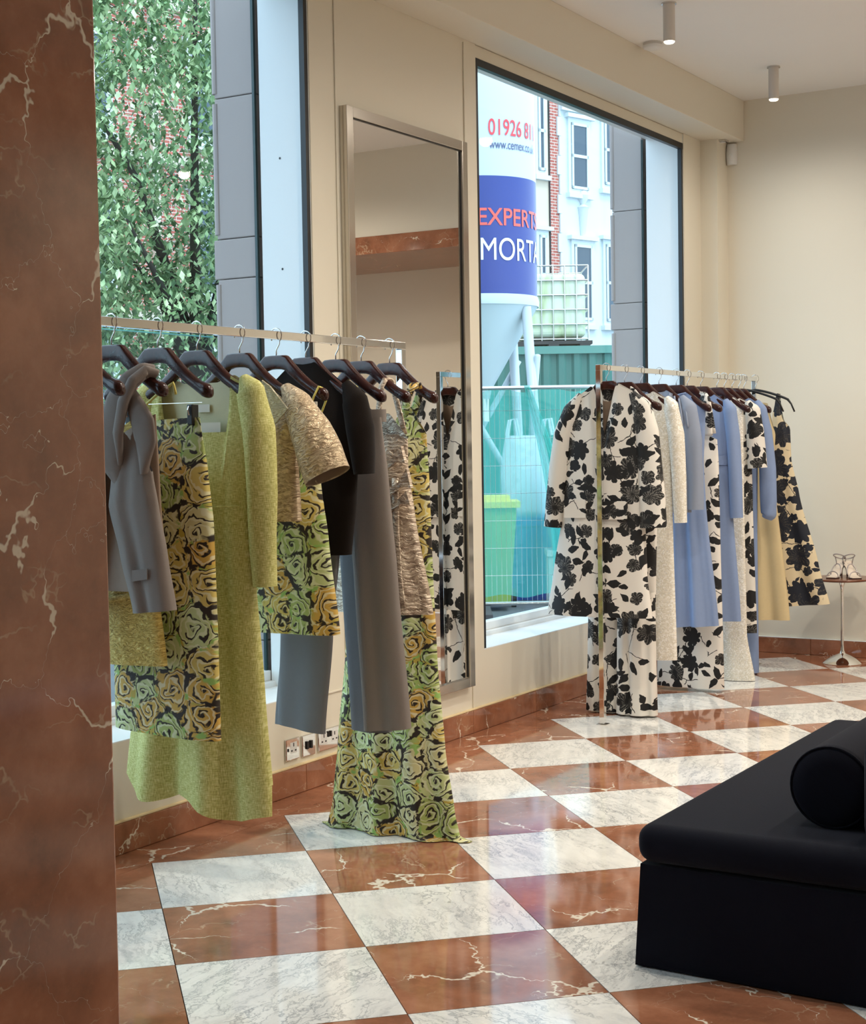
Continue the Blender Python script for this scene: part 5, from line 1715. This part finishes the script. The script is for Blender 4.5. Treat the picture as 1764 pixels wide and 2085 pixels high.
# ---- houses across the street
brick_m = Mat('red_brick')
_bt = brick_m.node('ShaderNodeTexBrick', Scale=1.0)
_bt.inputs['Brick Width'].default_value = 0.22; _bt.inputs['Row Height'].default_value = 0.075; _bt.inputs['Mortar Size'].default_value = 0.010
brick_m.put(_bt, 'Color1', S(186, 106, 92)); brick_m.put(_bt, 'Color2', S(168, 86, 74)); brick_m.put(_bt, 'Mortar', S(206, 190, 176))
brick_m.put(_bt, 'Vector', brick_m.coord('UV'))
brick_m = brick_m.fin(_bt.outputs[0], 0.85)
white_r = paint('white_render', S(208, 216, 218), 0.7)
cream_r = paint('cream_stone_render', S(206, 192, 172), 0.7)
pane_m = plain('far_window_glass', S(70, 84, 96), 0.08)
DB = 40.0
PHI = 0.72
tdir = Rh * math.cos(PHI) + Fh * math.sin(PHI)
ndir = np.cross(tdir, Zh) * 1.0            # towards the street / camera
if np.dot(ndir, Fh) > 0: ndir = -ndir
b_org = np.array([*ext(1145, 500, DB)[:2], 0])


def s_of(u):                    # position along the facade that shows at pixel column u
    d = ray(u, 600); d = np.array([d[0], d[1]])
    A = np.array([[d[0], -tdir[0]], [d[1], -tdir[1]]])
    sol = np.linalg.solve(A, np.array([b_org[0] - CAM[0], b_org[1] - CAM[1]]))
    return sol[1], sol[0]


def z_of(u, v):
    s_, t_ = s_of(u)
    return CAM[2] + ray(u, v)[2] * t_


def fpt(s_, z, o_=0.0):
    return b_org + tdir * s_ + ndir * o_ + Zh * z


def fbox(s0, s1, z0, z1, o0, o1):
    return MB().obox(fpt((s0 + s1) / 2, (z0 + z1) / 2, (o0 + o1) / 2), tdir, ndir, Zh, (s1 - s0) / 2, (o1 - o0) / 2, (z1 - z0) / 2)


def wall_uv(name, s0, s1, z0, z1, mat, parent, o_=0.0, th=0.4):
    mb = fbox(s0, s1, z0, z1, o_ - th, o_)
    return mesh_obj(name, mb.v, mb.f, mat, parent, uvs=[((np.dot(np.array(p) - b_org, tdir)), p[2]) for p in mb.v])


def sash(parent, s0, s1, z0, z1, o_=0.0, bars=True):
    f = fbox(s0 - 0.10, s1 + 0.10, z0 - 0.12, z1 + 0.12, o_ - 0.02, o_ + 0.06).build('window_surround', white_r, parent)
    fbox(s0, s1, z0, z1, o_ + 0.05, o_ + 0.075).build('pane', pane_m, f)
    zm = (z0 + z1) / 2
    fr = MB()
    for (a, b, c, d) in ((s0, s0 + 0.06, z0, z1), (s1 - 0.06, s1, z0, z1), (s0, s1, z0, z0 + 0.07), (s0, s1, z1 - 0.07, z1), (s0, s1, zm - 0.04, zm + 0.04)):
        q = fbox(a, b, c, d, o_ + 0.07, o_ + 0.10); fr.add(q.v, q.f)
    fr.build('sash_frame', white_r, f)
    fbox(s0 - 0.2, s1 + 0.2, z1 + 0.12, z1 + 0.22, o_ - 0.02, o_ + 0.16).build('window_head', white_r, f)
    fbox(s0 - 0.16, s1 + 0.16, z0 - 0.24, z0 - 0.12, o_ - 0.02, o_ + 0.14).build('window_sill', white_r, f)
    return f


sE = s_of(1143)[0]
h1 = empty('white_house', tuple(fpt(sE + 3, GZ)))
tag(h1, 'white rendered house with tall sash windows across the street', 'building')
wall_uv('wall', sE, sE + 7, GZ, 13.0, white_r, h1)
for (u0, u1, v0, v1) in ((1164, 1197, 256, 388), (1168, 1203, 500, 652), (1231, 1262, 240, 380), (1232, 1264, 500, 655)):
    sash(h1, s_of(u0)[0], s_of(u1)[0], z_of((u0 + u1) / 2, v1), z_of((u0 + u1) / 2, v0), 0.0)
for q in range(26):
    z = GZ + 0.5 * q
    fbox(sE - (0.09 if q % 2 else 0.02), sE + 0.05, z + 0.01, z + 0.49, -0.018, 0.03).build('quoin', white_r, h1)
zc0 = z_of(1188, 236)
fbox(sE, sE + 7, zc0, zc0 + 0.18, -0.1, 0.12).build('cornice', white_r, h1)
su = s_of(1187)[0]
zu = z_of(1187, 486)
mb = MB().lathe([(0.06, 0.0), (0.14, 0.75), (0.17, 0.8), (0.05, 0.88), (0.13, 1.0), (0.15, 1.12), (0.10, 1.22), (0.0, 1.26)], tuple(fpt(su, zu, 0.04)), 18)
smooth_by_angle(mb.build('urn_relief', white_r, h1))

sB = s_of(1119)[0]
h2 = empty('brick_house', tuple(fpt(sB - 4, GZ)))
tag(h2, 'red brick house with cream stone bays behind the silo and tree', 'building')
wall_uv('brick_wall', sB - 26, sE - 0.005, GZ, 14.0, brick_m, h2, -0.02)
fbox(sB - 1.6, sB, GZ, 14.0, -0.018, 0.03).build('stone_bay', cream_r, h2)
for (v0, v1) in ((190, 350), (480, 640)):
    sash(h2, s_of(1096)[0], s_of(1109)[0], z_of(1102, v1), z_of(1102, v0), 0.02)
MB().tube([fpt(sB + 0.01, GZ, 0.05), fpt(sB + 0.01, 13.8, 0.05)], 0.022, 10).build('drainpipe', M['black'], h2)
for q in range(7):
    ss = sB - 4 - 3.1 * q
    for (z0, z1) in ((1.2, 3.4), (4.6, 6.6), (7.8, 9.7)):
        sash(h2, ss - 0.55, ss + 0.55, z0, z1, 0.0)
    fbox(ss - 1.56, ss - 1.40, GZ, 13.5, -0.1, 0.10).build('stone_pilaster', cream_r, h2)
for z in (3.9, 7.2, 10.4):
    fbox(sB - 26, sB - 1.62, z, z + 0.2, -0.05, 0.10).build('string_course', cream_r, h2)

# ---- street tree in front of the left window
TD = 15.5
tg = at_ground(402, TD)
tr = empty('street_tree', tuple(tg))
tag(tr, 'dense broadleaf street tree with glossy green leaves and dark trunk', 'tree')
bark = paint('dark_bark', S(60, 56, 50), 0.9)
rng = random.Random(5)
trunk_top = np.array([tg[0], tg[1], 2.3])
MB().tube([tg, tg + Zh * 1.2 + Rh * 0.02, trunk_top], [0.19, 0.165, 0.15], 12).build('trunk', bark, tr, True)
tips = []
for q in range(9):
    az = rng.uniform(-PI, PI); up = rng.uniform(0.8, 4.2); out = rng.uniform(0.4, 1.5)
    st_ = trunk_top - Zh * rng.uniform(0, 0.5)
    md = st_ + (Rh * math.cos(az) + Fh * math.sin(az)) * out * 0.45 + Zh * up * 0.6
    en = st_ + (Rh * math.cos(az) + Fh * math.sin(az)) * out + Zh * up
    MB().tube([st_, md, en], [0.07, 0.035, 0.012], 8).build('branch', bark, tr, True)
    tips.append(en)
cc = tg + Zh * 4.5 - Rh * 0.35 - np.array([0, 0, tg[2]])
npr = np.random.RandomState(3)
NL = 34000
# clustered leaves inside the crown
ncl = 620
cl = npr.normal(size=(ncl, 3)); cl /= np.linalg.norm(cl, axis=1)[:, None]
cl *= (npr.uniform(0.25, 1.0, size=(ncl, 1)) ** 0.5)
cl = cl * np.array([1.9, 1.7, 3.0])
# drooping skirt of the crown
idx = npr.randint(0, ncl, NL)
pos = cl[idx] + npr.normal(size=(NL, 3)) * np.array([0.17, 0.17, 0.13])
pos = pos[:, 0:1] * Rh + pos[:, 1:2] * Fh + pos[:, 2:3] * Zh + cc
az = npr.uniform(0, 2 * PI, NL)
tilt = npr.uniform(0.2, 1.25, NL)
ax = np.stack([np.cos(az) * np.cos(tilt), np.sin(az) * np.cos(tilt), -np.sin(tilt)], 1)
sd2 = np.stack([-np.sin(az), np.cos(az), npr.uniform(-0.5, 0.5, NL)], 1); sd2 /= np.linalg.norm(sd2, axis=1)[:, None]
nm = np.cross(ax, sd2)
L = npr.uniform(0.07, 0.12, NL)[:, None]
Wd = L * 0.26
pv = np.stack([pos, pos + ax * L * 0.45 + sd2 * Wd - nm * L * 0.06, pos + ax * L, pos + ax * L * 0.45 - sd2 * Wd - nm * L * 0.06], 1)
for gi, (c0, c1, nme) in enumerate(((S(156, 184, 130), S(206, 222, 172), 'foliage'), (S(84, 114, 78), S(130, 160, 108), 'foliage'))):
    sel = pv[gi::2]
    n_ = len(sel)
    fc = []
    for i in range(n_):
        fc.append((4 * i, 4 * i + 1, 4 * i + 2)); fc.append((4 * i, 4 * i + 2, 4 * i + 3))
    lo = mesh_obj(nme, sel.reshape(-1, 3), fc, leaf_mat('leaf_%d' % gi, c0, c1), tr)
    lo['kind'] = 'stuff'

# parked van seen low behind the glass screen
vp = at_ground(230, 20.5)
vn = empty('parked_van', tuple(vp))
tag(vn, 'pale blue-white van parked across the street behind the tree', 'van')
van_m = plain('van_paint', S(206, 222, 234), 0.25)
prof = [(-2.4, 0.35), (-2.4, 1.1), (-2.2, 1.9), (-2.0, 2.05), (0.9, 2.05), (1.25, 1.95), (1.9, 1.2), (2.45, 1.05), (2.55, 0.75), (2.55, 0.35)]
mb = MB()
for o_ in (-0.85, 0.85):
    mb.v += [tuple(vp + Rh * a + Fh * o_ + Zh * b) for a, b in prof]
n_ = len(prof)
mb.f = [tuple(range(n_)), tuple(range(n_, 2 * n_))[::-1]] + [(i, n_ + i, n_ + (i + 1) % n_, (i + 1) % n_) for i in range(n_)]
mb.build('van_body', van_m, vn)
for (a, b) in ((-1.9, -0.7), (-0.55, 0.4), (0.5, 1.3)):
    MB().obox(vp + Rh * (a + b) / 2 - Fh * 0.855 + Zh * 1.58, Rh, Fh, Zh, (b - a) / 2, 0.01, 0.24).build('side_window', pane_m, vn)
for a in (-1.5, 1.6):
    for o_ in (-0.8, 0.8):
        c = vp + Rh * a + Fh * o_ + Zh * 0.34
        MB().tube([c - Fh * 0.1, c + Fh * 0.1], 0.34, 20).build('wheel', M['black'], vn)
